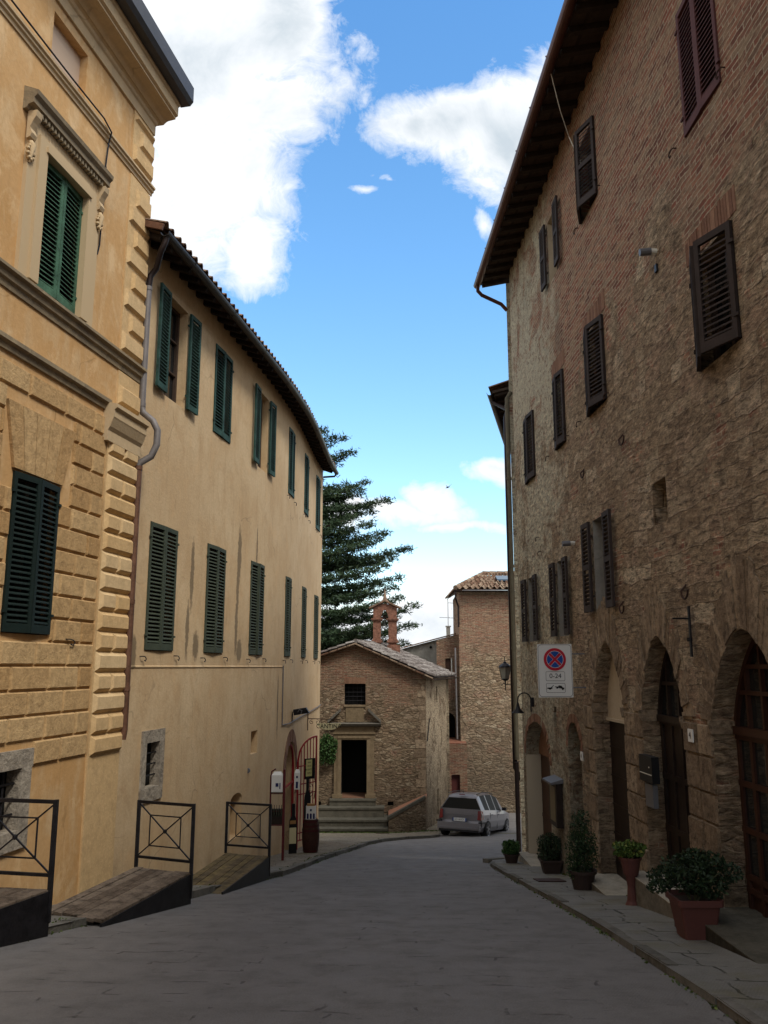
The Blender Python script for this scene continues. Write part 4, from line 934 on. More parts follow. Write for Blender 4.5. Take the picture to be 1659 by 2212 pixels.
# yellow notice on the gate
p = gp(.5, 0); nb = thing('notice_board', 'yellowish paper notice on a dark panel fixed high on the open red gate', 'sign', (p.x, p.y, -2.9))
mb = MB(); mb.box((p.x - .0, p.y - .06, -2.64), (.34, .02, .52), .75); mb.build('panel', 'black', nb)
mb = MB(); mb.box((p.x - .02, p.y - .09, -2.62), (.20, .006, .42), .75); mb.build('paper', simple('yellow_paper', (.55, .52, .22), .7), nb)
rr = Vector((cos(.75), sin(.75), 0))
for k, (tx, z) in enumerate((('VINI', -2.48), ('OLIO', -2.57), ('PRODOTTI', -2.66), ('TIPICI', -2.75))): text_obj('lettering', tx, .055, 'black', nb, Vector((p.x - .02, p.y - .09, z)) + Vector((rr.y, -rr.x, 0)) * .012, rr, (0, 0, 1), .001)
# ironwork ornaments hanging on the gate
mb = MB(); p = gp(.5, -3.1)
for k in range(3): mb.tube([p + Vector((.08 * cos(a * pi / 5 + k), -.06, -.08 * k + .1 * sin(a * pi / 5 + k))) for a in range(9)], .008, 5)
mb.tube([p + Vector((.12, -.06, .25)), p + Vector((.17, -.06, 0)), p + Vector((.12, -.06, -.3))], .012, 5)
tag(mb.build('bottle_holder', 'rust_iron'), 'curled wrought iron wine rack hanging on the open red gate', 'rack')
# barrel with a wine carton
bx1, by1 = -1.75, 20.85; bz = G(by1) + .07
bar_ = thing('wine_barrel', 'small dark red wooden barrel standing by the cantina corner', 'barrel', (bx1, by1, bz))
mb = MB(); prof = [(.165, 0), (.17, .02), (.2, .2), (.21, .38), (.2, .56), (.17, .74), (.165, .76)]; mb.lathe((bx1, by1, bz), prof, 22); mb.build('staves', toned('barrel_wood', (.035, .014, .010), (.06, .028, .02), .6, .003, 20), bar_)
for z, r0 in ((.06, .182), (.52, .208), (.62, .196), (.72, .178)):
    mb = MB(); mb.lathe((bx1, by1, bz + z), [(r0, -.02), (r0 + .003, .02)], 22, cap=False); mb.build('hoop', 'hoopred', bar_)
wc = thing('wine_carton', 'white three-bottle wine carton with blue arched windows, on top of the barrel', 'box', (bx1 + .0, by1, bz + .76)); cz = bz + .76
mb = MB(); mb.box((bx1 + .0, by1, cz + .15), (.235, .1, .30)); mb.build('body', 'white', wc)
mb = MB(); mb.box((bx1, by1 + .01, cz + .325), (.19, .08, .05)); mb.build('flap', 'cardboard', wc)
for dx in (-.073, 0, .073):
    mb = MB(); a_ = [(-.024, 0), (.024, 0), (.024, .10)] + [(.024 * cos(k * pi / 6), .10 + .03 * sin(k * pi / 6)) for k in range(1, 6)] + [(-.024, .10)]
    mb.face([(bx1 + dx + x, by1 - .053, cz + .01 + z) for x, z in a_]); mb.build('bottle_window', 'navy', wc)
mb = MB(); mb.box((bx1, by1 - .052, cz + .21), (.045, .004, .05)); mb.build('emblem', 'navy', wc)
# ==================================================================== STONE HOUSE (right)
FR = Fac([(3.6 + .038 * 14, -14), (3.6 - .038 * 18.4, 18.4)], -1, -14.01); RC = FR.cu[-1]
sh = thing('stone_house', 'tall old stone and brick house with pointed arches and brown shutters, filling the right side', 'building', (4.2, 9, G(9)))
WR = {  # u0, u1, v0, v1
 't0': (7.25, 8.14, 5.66, 7.2), 't1': (11.22, 12.12, 6.9, 8.2), 't2': (13.62, 14.28, 6.93, 8.15),
 'm0': (7.27, 8.2, 3.0, 4.2), 'm1': (11.28, 12.2, 3.74, 5.03), 'm2': (13.56, 14.24, 3.75, 5.05), 'm3': (15.93, 16.82, 3.7, 5.06),
 'b0': (11.57, 12.28, .79, 2.15), 'b1': (13.92, 14.52, .51, 1.81), 'b2': (16.28, 16.98, .49, 1.77)}
ops = [Op(a, b, c, e_, .25, mi=1 if k[0] == 'b' else 2 if k == 't2' else 0) for k, (a, b, c, e_) in WR.items()]
ops += [Op(9.33, 9.76, 1.65, 2.16, .35), Op(14.98, 15.2, -1.06, -.7, .25),
        Op(15.6, 17.72, -99, -1.06, .32, 'round', -1.75, mi=0), Op(13.46, 14.26, -99, -.89, .3, 'round', -1.3),
        Op(11.25, 12.64, -99, .35, .24, 'ogive', -.56), Op(9.23, 10.56, -99, .35, .24, 'ogive', -.55), Op(7.0, 8.52, -99, .35, .26, 'ogive', -.55)]
mb = facade(FR, FR.cu[0], RC, lambda u: G(FR.P(u, 0).y) - .4, 9.12, ops)
e = FR.P(RC, 0)
mb.face([(e.x, e.y, -6), (e.x, e.y, 9.12), (e.x + 9, e.y + 1.5, 9.12), (e.x + 9, e.y + 1.5, -6)], 0, [(RC, -6), (RC, 9.1), (RC + 9, 9.1), (RC + 9, -6)])
mb.face([(e.x, e.y, 9.12), (e.x + 9, e.y + 1.5, 9.12), (e.x + 4.5, e.y + .7, 10.8)], 0)
s0 = FR.P(FR.cu[0], 0); mb.face([(s0.x, s0.y, -3), (s0.x + 9, s0.y, -3), (s0.x + 9, s0.y, 9.12), (s0.x, s0.y, 9.12)])
mb.face([(e.x + 9, e.y + 1.5, -6), (e.x + 9, e.y + 1.5, 9.12), (s0.x + 9, s0.y, 9.12), (s0.x + 9, s0.y, -6)])
mb.build('wall', ['masonry', 'gray_render', 'light_reveal'], sh)
BR = 'brown_s'
SH = {'t0': ('red_s', (0, 0), .0, False), 't1': (BR, (20, 20), .02, True), 't2': (BR, (178, 178), .06, True), 'm0': (BR, (22, 22), .02, False), 'm1': (BR, (14, 14), .02, False),
      'm2': (BR, (7, 7), .02, False), 'm3': (BR, (5, 5), .02, False), 'b0': (BR, (178, 178), .06, True), 'b1': (BR, (178, 178), .06, True), 'b2': (BR, (178, 178), .06, True)}
for k, (a, b, c, e_) in WR.items():
    m_, an, dd, md = SH[k]
    wn = window(FR, sh, a, b, c, e_, .2, m_, an, d=dd, mid=md, blank='light_reveal' if k == 't2' else None)
    if k[0] == 'b' or k == 't2':
        for s_ in wn.children:
            if s_.name.startswith('shutter'): pass
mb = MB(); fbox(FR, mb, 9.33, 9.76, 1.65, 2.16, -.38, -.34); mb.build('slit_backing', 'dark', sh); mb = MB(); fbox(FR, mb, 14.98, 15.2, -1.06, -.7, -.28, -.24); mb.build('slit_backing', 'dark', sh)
# voussoirs
for (a, b, sp_, rise, th, n, kd, mt, tt) in ((11.25, 12.64, -.56, .91, .30, 32, 'ogive', 'vouss', .62), (9.23, 10.56, -.55, .90, .30, 32, 'ogive', 'vouss', .62), (7.0, 8.52, -.55, .90, .34, 36, 'ogive', 'vouss', .7), (15.6, 17.72, -1.75, .69, .14, 34, 'round', 'arch_brick', .16), (13.46, 14.26, -1.3, .41, .12, 18, 'round', 'arch_brick', .14)):
    mb = MB(); arch_ring(FR, mb, a, b, sp_, rise, th, .010, n, kd, jit=.012, th_top=tt); mb.build('arch_stones', mt, sh)
# brick flat arches over two upper windows
for (a, b, v) in ((7.27, 8.2, 4.24), (11.28, 12.2, 5.07), (13.56, 14.24, 5.1)):
    mb = MB(); x = a - .1
    while x < b + .1: fbox(FR, mb, x, x + .05, v, v + R_.uniform(.26, .31), -.01, .008 + R_.uniform(-.003, .004), tone=R_.random()); x += .062
    mb.build('flat_arch_bricks', 'arch_brick', sh)
# jamb stones of the pointed doorways
for (ua, ub) in ((8.52, 9.23), (10.56, 11.25), (12.64, 13.2), (6.2, 7.0)):
    mb = MB(); v = -.58; k = 0
    while v > G(FR.P(ua, 0).y):
        h_ = R_.uniform(.26, .36); cut = ua + (ub - ua) * R_.uniform(.35, .65)
        for (x, y) in ((ua, cut), (cut, ub)):
            if y == ub and ub == 13.2 and k % 2: y = ub - .2
            frustum(FR, mb, x + .006, y - .006, v - h_ + .012, v - .0, -.005, R_.uniform(.012, .035), .012, tone=R_.random())
        v -= h_; k += 1
    mb.build('pier_stones', 'vouss', sh)
for ua, s_ in ((8.52, 1), (9.23, -1), (10.56, 1), (11.25, -1), (12.64, 1), (7.0, -1)):
    mb = MB(); band(FR, mb, ua - (.02 if s_ > 0 else .0), ua + (.0 if s_ > 0 else .02), [(-.24, -.66), (.03, -.66), (.05, -.58), (.05, -.53), (-.24, -.53)], step=.3)
    mb.build('impost', 'vouss', sh)
# doors inside the arches
def door_box(name, u0, u1, v0, v1, d, mat, rails=(), stiles=(), glass=None, proud=.02, label=None, parent=None, fr=.07):
    mb = MB(); fbox(FR, mb, u0, u1, v0, v1, -d - .04, -d)
    for u in stiles: fbox(FR, mb, u - fr / 2, u + fr / 2, v0, v1, -d, -d + proud + .001)
    for v in rails: fbox(FR, mb, u0, u1, v - fr / 2, v + fr / 2, -d, -d + proud)
    o = mb.build(name, mat, parent or sh)
    if label: o['label'] = label
    return o
# A: round arch, dark tympanum + brown door + pale painted far jamb
dA = door_box('door', 15.6, 17.72, -4.2, -1.0, .31, 'door_mid', rails=[-1.72, -2.3, -2.95, -3.6], stiles=[16.2, 16.9], label='brown plank door in the round-arched doorway')
mb = MB(); fbox(FR, mb, 17.695, 17.718, -3.72, -1.78, -.30, .004); mb.build('painted_jamb', 'light_reveal', sh); mb = MB(); fbox(FR, mb, 15.602, 15.63, -3.72, -2.2, -.30, .004); mb.build('painted_jamb', 'light_reveal', sh)
mb = MB(); fbox(FR, mb, 15.6, 17.75, -1.76, -1.0, -.30, -.27); mb.build('tympanum', 'arch_brick', sh)
mb = MB(); fbox(FR, mb, 15.55, 17.85, -4.1, -3.70, -.28, .20, tone=.6); mb.build('threshold', 'sill_stone', sh)
dB = door_box('door', 13.46, 14.26, -3.6, -.85, .29, 'door_dark', rails=[-1.7, -2.4], stiles=[13.86])
# C: plastered tympanum above dark garage door
mb = MB(); pts = arc(11.25, 12.64, -.56, .91, 16, 'ogive'); pl = [FR.P(u, v, -.2) for u, v in [(11.25, -.74)] + pts + [(12.64, -.74)]]; mb.face(pl, 0, [(u, v) for u, v in [(11.25, -.74)] + pts + [(12.64, -.74)]])
fbox(FR, mb, 11.25, 12.64, -.78, -.74, -.24, -.17); mb.build('tympanum', 'light_reveal', sh)
door_box('door', 11.2, 12.66, -3.4, -.77, .22, 'door_dark', rails=[-1.15, -1.55, -1.95, -2.35, -2.75], stiles=[], fr=.02, proud=.012, label='dark boarded door under the plastered pointed arch')
# D
dD = door_box('door', 9.2, 10.58, -3.2, -.62, .23, 'door_dark', rails=[-.66, -1.3, -1.9, -2.5], stiles=[9.28, 9.62, 9.9, 10.2, 10.5], label='dark double door with panels and a glazed fanlight')
def fanlight(u0, u1, mat, d, nst, rails, v0=-.6, parent=None):
    mb = MB(); pts = arc(u0, u1, -.55, .9, 16, 'ogive')
    pl = [FR.P(u, v, -d - .02) for u, v in [(u0, v0)] + pts + [(u1, v0)]]; mb.face(pl); g = mb.build('pane', 'glassblk', parent)
    mb = MB()
    for (a, va), (b, vb) in zip(pts, pts[1:]): mb.bar(FR.P(a, va - .03, -d + .0), FR.P(b, vb - .03, -d), .05, .07)
    oo = Op(u0, u1, v0, .35, 0, 'ogive', -.55)
    for k in range(1, nst): u = u0 + (u1 - u0) * k / nst; mb.bar(FR.P(u, v0, -d), FR.P(u, oo.hi(u), -d), .04, .04)
    for v in rails:
        uu_ = [u for u in [u0 + (u1 - u0) * k / 60 for k in range(61)] if oo.hi(u) > v]; mb.bar(FR.P(uu_[0], v, -d), FR.P(uu_[-1], v, -d), .04, .04)
    fbox(FR, mb, u0, u1, v0 - .06, v0 + .02, -d - .02, -d + .05)
    mb.build('fanlight', mat, parent)
fanlight(9.23, 10.56, 'door_dark', .22, 4, [-.2], parent=dD)
# E: red brown glazed door
dE = door_box('door', 6.95, 8.54, -2.9, -.62, .25, 'door_red', rails=[-.68, -1.12, -1.55, -1.98, -2.1, -2.45], stiles=[7.02, 7.3, 7.6, 7.9, 8.2, 8.47], fr=.055, proud=.03, label='red-brown glazed double door under the nearest pointed arch')
fanlight(7.0, 8.52, 'door_red', .24, 5, [-.25, .0], parent=dE)
mb = MB()
st = [7.02, 7.3, 7.6, 7.9, 8.2, 8.47]
for a, b in zip(st, st[1:]):
    for c, e_ in ((-.68, -1.12), (-1.12, -1.55), (-1.55, -1.98)): fbox(FR, mb, a + .03, b - .03, e_ + .03, c - .03, -.25, -.243)
mb.build('pane', 'glassblk', dE)
mb = MB()
for (u, v, w_, h_) in ((7.43, -1.62, .07, .07), (7.52, -1.70, .07, .08), (7.40, -1.72, .06, .08)): fbox(FR, mb, u, u + w_, v - h_, v, -.243, -.24)
mb.build('sticker', 'off_white', dE)
mb = MB()
for v in (-1.87, -1.93): fbox(FR, mb, 7.42, 7.56, v - .04, v, -.243, -.2395)
mb.build('blue_sticker', 'signblue', dE)
# door steps
for (a, b, v, dd) in ((11.15, 12.85, -2.93, .28), (9.1, 10.72, -2.45, .24), (6.0, 8.75, -2.28, .42)):
    mb = MB(); frustum(FR, mb, a, b, G(FR.P(a, 0).y) - .7, v, -.2, dd, .0, tone=.4); fbox(FR, mb, a, b, v - .002, v + .01, -.26, dd + .006, tone=.6)
    mb.hexa([FR.P(a, -4.2, -.2), FR.P(b, -4.2, -.2), FR.P(b, -4.2, dd), FR.P(a, -4.2, dd), FR.P(a, v - .003, -.2), FR.P(b, v - .003, -.2), FR.P(b, v - .003, dd), FR.P(a, v - .003, dd)])
    mb.build('doorstep', 'sill_stone' if a > 9 else 'mossstone', sh)
# eave
mb = MB(); A_, B_ = FR.cu[0], RC + .05
mb.hexa([FR.P(A_, 9.1, -.2), FR.P(B_, 9.1, -.2), FR.P(B_, 8.93, .62), FR.P(A_, 8.93, .62), FR.P(A_, 9.15, -.2), FR.P(B_, 9.15, -.2), FR.P(B_, 8.98, .62), FR.P(A_, 8.98, .62)]); mb.build('eave_boards', 'plank', sh)
u = RC - .06
while u > 4: mb = MB(); mb.bar(FR.P(u, 9.04, -.1), FR.P(u, 8.89, .58), .09, .11); mb.build('rafter', 'beam', sh); u -= .42
mb = MB(); mb.bar(FR.P(A_, 8.99, .36), FR.P(RC, 8.99, .36), .05, .03); mb.build('batten', 'beam', sh)
mb = MB(); half_gutter(mb, [FR.P(A_, 8.93, .69), FR.P(RC + .02, 8.91, .69)], .085)
k = RC - .6
while k > 4: mb.tube([FR.P(k, 8.93, .60), FR.P(k, 8.835, .69), FR.P(k, 8.93, .78)], .013, 5); k -= 1.15
mb.build('gutter', 'copper', sh)
mb = MB(); g = FR.P(RC - .1, 8.84, .69); mb.tube([g, FR.P(RC - .05, 8.74, .68), FR.P(RC, 8.66, .58), FR.P(RC + .02, 8.45, .12), FR.P(RC + .04, 8.3, -.02)], .045, 8); mb.build('gutter_outlet', 'copper', sh, True)
mb = MB(); tile_roof(mb, FR.P(-13.9, 9.04, .58), FR.P(RC + .05, 9.04, .58), FR.P(-13.9, 10.9, -4.6), FR.P(RC + .1, 10.9, -4.6), .26, .9, .05); mb.build('roof_tiles', 'terracotta', sh)
# weathered pipe at the far corner and cable from the eave
mb = MB(); c = FR.P(RC - .03, 0, .06); mb.tube([(c.x + .1, c.y, 6.25), (c.x, c.y, 6.1), (c.x, c.y, -1.95)], .05, 10)
for z in (5.9, 4.2, 2.2, .4): mb.lathe((c.x, c.y, z), [(.058, -.03), (.058, .03)], 10)
mb.build('corner_pipe', 'pipe_olive', sh, True)
mb = MB(); c = FR.P(RC - .06, 0, .08); mb.tube([(c.x, c.y, -2.0), (c.x, c.y, -4.05)], .05, 10); mb.build('pipe_guard', 'pipe_dark', sh, True)
mb = MB(); mb.tube([FR.P(11.05, 8.98, .72), FR.P(11.28, 8.75, .58), FR.P(11.55, 8.5, .42), FR.P(11.9, 8.3, .20), FR.P(11.88, 8.0, .1), FR.P(11.5, 7.45, .1)], .007, 5); mb.build('cable', 'off_white', sh)
# hooks, small fittings
for (u, v, s_) in ((10.6, 3.0, .17), (12.5, 2.98, .15), (8.85, .82, .15), (10.95, .8, .15)):
    mb = MB(); pts = [FR.P(u + s_ * .6 * cos(a), v - .02 + s_ * .6 * sin(a), .06) for a in [pi * (1 + k / 7) for k in range(8)]]; mb.tube([FR.P(u + s_ * .6, v + .05, 0)] + list(reversed(pts)), .012, 5); mb.build('wall_hook', 'rust_iron', sh)
for (u, v) in ((12.3, 6.95), (8.4, 5.72), (7.16, 5.75), (12.66, 3.82), (15.85, 2.46), (15.7, 2.16), (14.8, 3.8), (11.1, 6.95), (11.2, 3.8), (13.4, 3.8)): mb = MB(); hook(mb, FR, u, v, 1, .08); mb.build('wall_hook', 'rust_iron', sh)
mb = MB(); u = 8.82; mb.bar(FR.P(u, .10, .04), FR.P(u, .63, .04), .035, .02); mb.tube([FR.P(u, .5, .04), FR.P(u, .5, .22)], .01, 5); mb.lathe(FR.P(u, .28, .05) - Vector((0, 0, .02)), [(.03, 0), (.03, .04)], 8)
tag(mb.build('iron_bracket', 'iron'), 'black iron torch bracket on the stone pier between the two nearest pointed arches', 'bracket')
for i, (u, v) in enumerate(((9.16, 4.87), (13.33, 1.97))):
    o = FR.P(u, v, 0); t_ = thing('wall_spotlight', ['small cylindrical spotlight high on the brick wall between shuttered windows', 'small cylindrical spotlight above the open shutters near the no parking sign'][i], 'lamp', o, 'small spotlights on the stone house')
    mb = MB(); mb.tube([FR.P(u, v, 0), FR.P(u, v, .07)], .035, 10); mb.build('mount', 'off_white', t_)
    mb = MB(); mb.tube([FR.P(u, v, .07), FR.P(u + .01, v - .01, .2)], .045, 10); mb.build('body', 'metalgrey', t_)
mb = MB(); mb.box(FR.P(9.17, 4.66, .01), (.03, .07, .09)); tag(mb.build('cable_outlet', 'black'), 'tiny black cable outlet under the high wall spotlight', 'cable box')
# intercom and letter box on the pier
o = FR.P(10.3, -1.34, .0); lb = thing('letter_box', 'black letter box on the stone pier between two pointed doorways', 'letter box', o)
mb = MB(); fbox(FR, mb, 10.02, 10.45, -1.34, -1.04, .02, .11); mb.build('box', 'black', lb); mb = MB(); fbox(FR, mb, 10.04, 10.43, -1.25, -1.24, .11, .113); fbox(FR, mb, 10.10, 10.12, -1.17, -1.155, .11, .113); mb.build('slot', 'off_white', lb)
mb = MB(); fbox(FR, mb, 10.08, 10.34, -1.62, -1.36, .03, .09); ic = tag(mb.build('intercom', 'metalgrey'), 'grey intercom panel just below the black letter box', 'intercom')
def house_number(u, v, txt, label, s_=1.):
    o = FR.P(u, v, .04); t_ = thing('house_number', label, 'house number', o); mb = MB(); fbox(FR, mb, u - .06 * s_, u + .06 * s_, v - .065 * s_, v + .065 * s_, .036, .05); mb.build('tile', 'white', t_)
    T = FR.T(u); text_obj('numeral', txt, .10 * s_, 'black', t_, FR.P(u, v, .053), (-T.x, -T.y, 0), (0, 0, 1), .001)
house_number(8.98, -.71, '4', 'white house number tile 4 beside the nearest pointed doorway')
house_number(13.28, -1.36, '4', 'white house number tile to the right of the narrow round-headed doorway')
house_number(15.5, -2.02, '4', 'white house number tile at the right jamb of the wide round-arched doorway', .9)
# no parking sign
sx0, sy0, sw, shh = 2.37, 13.0, .535, .81; sz1 = .345; sz0 = sz1 - shh
ns = thing('parking_sign', 'white no stopping sign with red and blue disc, 0-24 and tow-away symbol', 'sign', (sx0 + sw, sy0, sz0))
def rrect(cx, cz, w_, h_, r, n=5):
    pts = []
    for (a, b, t0) in ((1, 1, 0), (-1, 1, 90), (-1, -1, 180), (1, -1, 270)):
        for k in range(n + 1): q = radians(t0 + 90 * k / n); pts.append((cx + a * (w_ / 2 - r) + r * cos(q), cz + b * (h_ / 2 - r) + r * sin(q)))
    return pts
def plate(pts, y0, y1, name, mat, parent):
    mb = MB(); f0 = [(x, y0, z) for x, z in pts]; f1 = [(x, y1, z) for x, z in pts]; mb.face(list(reversed(f0))); mb.face(f1)
    for k in range(len(pts)): mb.face([f0[k], f0[(k + 1) % len(pts)], f1[(k + 1) % len(pts)], f1[k]])
    return mb.build(name, mat, parent)
def ringplate(p0, p1, y, name, mat, parent, n=None):
    mb = MB(); k0 = len(p0)
    for k in range(k0): mb.face([(p0[k][0], y, p0[k][1]), (p0[(k + 1) % k0][0], y, p0[(k + 1) % k0][1]), (p1[(k + 1) % k0][0], y, p1[(k + 1) % k0][1]), (p1[k][0], y, p1[k][1])])
    return mb.build(name, mat, parent)
scx, scz = sx0 + sw / 2, (sz0 + sz1) / 2
plate(rrect(scx, scz, sw, shh, .012), sy0, sy0 + .012, 'board', 'white', ns)
ringplate(rrect(scx, scz, sw - .02, shh - .02, .05), rrect(scx, scz, sw - .032, shh - .032, .044), sy0 - .003, 'border', 'black', ns)
cz_ = sz1 - .235; circ = lambda r, n=40: [(scx + r * cos(2 * pi * k / n), cz_ + r * sin(2 * pi * k / n)) for k in range(n)]
plate(circ(.172), sy0 - .005, sy0 - .001, 'red_disc', 'signred', ns); ringplate(circ(.130), circ(.125), sy0 - .0105, 'white_ring', 'white', ns)
mbb, mbw = MB(), MB()
for q in range(4):
    a0 = radians(90 * q + 45 + 11); a1 = radians(90 * q + 135 - 11)
    arcp = [(scx + .124 * cos(a0 + (a1 - a0) * k / 10), cz_ + .124 * sin(a0 + (a1 - a0) * k / 10)) for k in range(11)]
    am = (a0 + a1) / 2; tip = (scx + .032 * cos(am), cz_ + .032 * sin(am)); pts = [tip] + arcp; cxm = sum(p[0] for p in pts) / 12; czm = sum(p[1] for p in pts) / 12
    mbw.face([(x, sy0 - .008, z) for x, z in reversed([(cxm + (x - cxm) * 1.07, czm + (z - czm) * 1.07) for x, z in pts])]); mbb.face([(x, sy0 - .0115, z) for x, z in reversed(pts)])
mbw.build('white_lines', 'white', ns); mbb.build('blue_sectors', 'signblue', ns)
for zc_ in (scz - .085, scz - .262): ringplate(rrect(scx, zc_, .295, .142, .02), rrect(scx, zc_, .285, .132, .016), sy0 - .003, 'panel_outline', 'black', ns)
text_obj('lettering', '0-24', .098, 'black', ns, (scx, sy0 - .003, scz - .083), (1, 0, 0), (0, 0, 1), .001, sx=1.05)
mb = MB(); z0 = scz - .275
def poly(pts): mb.face([(scx + x, sy0 - .004, z0 + z) for x, z in pts])
poly([(-.13, .0), (-.055, .0), (-.05, .022), (-.13, .018)]); poly([(-.075, .02), (-.035, .058), (-.03, .052), (-.06, .02)]); poly([(-.01, .025), (.13, -.005), (.13, .018), (-.01, .038)]); poly([(.03, .034), (.05, .052), (.09, .045), (.105, .022)])
for x, z in ((-.09, -.002), (.02, .014), (.105, -.006)): poly([(x + .013 * cos(k * pi / 5), z + .013 * sin(k * pi / 5)) for k in range(10)])
mb.build('tow_symbol', 'black', ns)
mb = MB()
for z in (sz0 + .15, sz1 - .15): mb.bar((scx + .1, sy0 + .02, z), (3.6 - .038 * sy0 + .05, sy0 + .03, z), .03, .02)
mb.build('bracket', 'metalgrey', ns)
# gooseneck lamp
u, v = 16.8, -.62; o = FR.P(u, v - .25, 0); gl = thing('gooseneck_lamp', 'dark metal gooseneck wall lamp above the round-arched doorway', 'lamp', o)
mb = MB(); fbox(FR, mb, u - .03, u + .03, v - .16, v + .02, 0, .05); pts = [FR.P(u, v - .26, .06), FR.P(u, v - .02, .06)] + [FR.P(u, v - .02 + .13 * sin(a), .19 - .13 * cos(a)) for a in [pi * k / 8 for k in range(1, 9)]] + [FR.P(u, v - .08, .32)]; mb.tube(pts, .013, 6); mb.build('arm', 'iron', gl)
mb = MB(); c = FR.P(u, v - .08, .32); mb.lathe(c, [(.02, 0), (.03, -.06), (.05, -.12), (.12, -.19), (.125, -.2)], 14, cap=False); mb.build('shade', 'iron', gl, True)
# notice box by the doorway
o = FR.P(14.9, -2.7, 0); nbx = thing('notice_case', 'narrow dark wooden notice case with a small roof beside the brown door', 'notice case', o)
mb = MB(); fbox(FR, mb, 14.72, 15.24, -2.68, -1.95, .01, .12); mb.build('case', 'door_dark', nbx); mb = MB(); mb.hexa([FR.P(14.66, -1.95, .0), FR.P(15.3, -1.95, 0), FR.P(15.3, -1.97, .22), FR.P(14.66, -1.97, .22), FR.P(14.66, -1.88, .0), FR.P(15.3, -1.88, 0), FR.P(15.3, -1.94, .22), FR.P(14.66, -1.94, .22)]); mb.build('roof', 'metalgrey', nbx)
mb = MB(); fbox(FR, mb, 14.8, 15.16, -2.6, -2.03, .12, .124); mb.build('pane', simple('notice_paper', (.10, .075, .03), .3), nbx)
# ==================================================================== HOUSE BEYOND THE STONE HOUSE
FB = Fac([(3.02, 18.47), (4.3, 24.0), (9, 32)], -1, 0)
nh = thing('neighbour_house', 'lower house continuing the right side beyond the stone house, only its eave showing', 'building', (6, 23, G(23)))
mb = facade(FB, 0, FB.cu[-1], lambda u: G(FB.P(u, 0).y) - .4, 6.35, []); e = FB.P(FB.cu[-1], 0)
mb.face([(e.x, e.y, -7.5), (e.x + 6, e.y - 4, -7.5), (e.x + 6, e.y - 4, 6.35), (e.x, e.y, 6.35)]); mb.build('wall', 'brickwall', nh)
mb = MB(); a, b = 0., 5.6
mb.hexa([FB.P(a, 6.42, -.2), FB.P(b, 6.42, -.2), FB.P(b, 6.3, .5), FB.P(a, 6.3, .5), FB.P(a, 6.48, -.2), FB.P(b, 6.48, -.2), FB.P(b, 6.36, .5), FB.P(a, 6.36, .5)]); mb.build('eave_boards', 'plank', nh)
u = .1
while u < 5.6: mb = MB(); mb.bar(FB.P(u, 6.38, -.1), FB.P(u, 6.27, .46), .08, .08); mb.build('rafter', 'beam', nh); u += .4
mb = MB(); half_gutter(mb, [FB.P(0, 6.32, .56), FB.P(5.65, 6.3, .56)], .07); mb.build('gutter', 'zinc', nh)
mb = MB(); tile_roof(mb, FB.P(0, 6.4, .54), FB.P(5.6, 6.4, .54), FB.P(0, 7.8, -3.6), FB.P(5.6, 7.8, -3.6), .24, .5); mb.build('roof_tiles', 'terracotta', nh)
mb = MB(); q = (2.83, 18.58); mb.tube([FB.P(.35, 6.2, .52), (q[0] + .05, q[1], 5.9), (q[0], q[1], 5.7), (q[0], q[1], -2.15), (q[0] + .1, q[1], -2.35), (q[0] + .22, q[1], -2.5), (q[0] + .22, q[1], -2.8)], .05, 10); mb.build('downpipe', 'pipe_dark', nh, True)
# lantern on that house
lx, ly, lz = 3.5, 24.4, 0.
ln_ = thing('street_lantern', 'old iron wall lantern with pale glass, seen against the brick tower house', 'lamp', (lx, ly, lz - .55))
mb = MB(); mb.lathe((lx, ly, lz), [(.10, -.34), (.165, -.02)], 4, cap=True); mb.build('glass', 'glass_l', ln_)
mb = MB(); mb.lathe((lx, ly, lz), [(.19, -.02), (.17, .02), (.08, .09), (.05, .1), (.05, .13), (.015, .15), (.012, .28)], 8)
for k in range(4): a = k * pi / 2; mb.tube([(lx + .10 * cos(a), ly + .10 * sin(a), lz - .34), (lx + .168 * cos(a), ly + .168 * sin(a), lz - .01)], .009, 4)
mb.lathe((lx, ly, lz), [(.05, -.4), (.11, -.36), (.11, -.34)], 8); mb.tube([(lx, ly, lz - .4), (lx, ly, lz - .68)], [.022, .01], 6)
mb.tube([(lx - .12, ly, lz - .52), (lx - .05, ly, lz - .48), (lx, ly, lz - .5), (lx + .3, ly + .05, lz - .5), (lx + .95, ly + .1, lz - .62)], .014, 5); mb.build('frame', 'iron', ln_)
# ==================================================================== CHAPEL
CY = 34.5
ch_ = thing('stone_chapel', 'small rubble stone chapel with dark doorway and bell gable at the street end', 'chapel', (-1.2, CY, G(CY)))
FC = Fac([(-4.1, CY), (1.70, CY)], 1, -4.1)
ctop = lambda u: .86 - .444 * (u + 1.18) if u > -1.18 else .86 - .35 * (-1.18 - u)
ops = [Op(-1.61, -.75, -1.53, -.69, .35), Op(-1.72, -.69, -5.13, -2.89, .4), Op(.15, .38, -5.44, -5.28, .15), Op(-4.0, -1.18, 5, 5.01, .0), Op(-2.66, -2.5, -5.44, -5.28, .15)]
mb = facade(FC, -4.1, 1.70, G(CY) - .6, ctop, [o for o in ops if o.v0 < 4], step=.58)
mb.build('wall', 'chapel', ch_)
side = Fac([(1.70, CY), (3.05, 40.0)], 1, 0)
ops2 = [Op(2.35, 2.62, -1.52, -.82, .25, 'round', -.95), Op(2.35, 2.72, -6.2, -5.1, .25, 'round', -5.3)]
mb = facade(side, 0, side.cu[-1], lambda u: G(side.P(u, 0).y) - .5, -.42, ops2, step=1)
mb.face([(3.05, 40, -7), (-2.7, 40, -7), (-2.7, 40, -.2), (.15, 40, .86), (3.05, 40, -.42)], 0, [(6, -7), (12, -7), (12, 0), (9, .86), (6, -.4)])
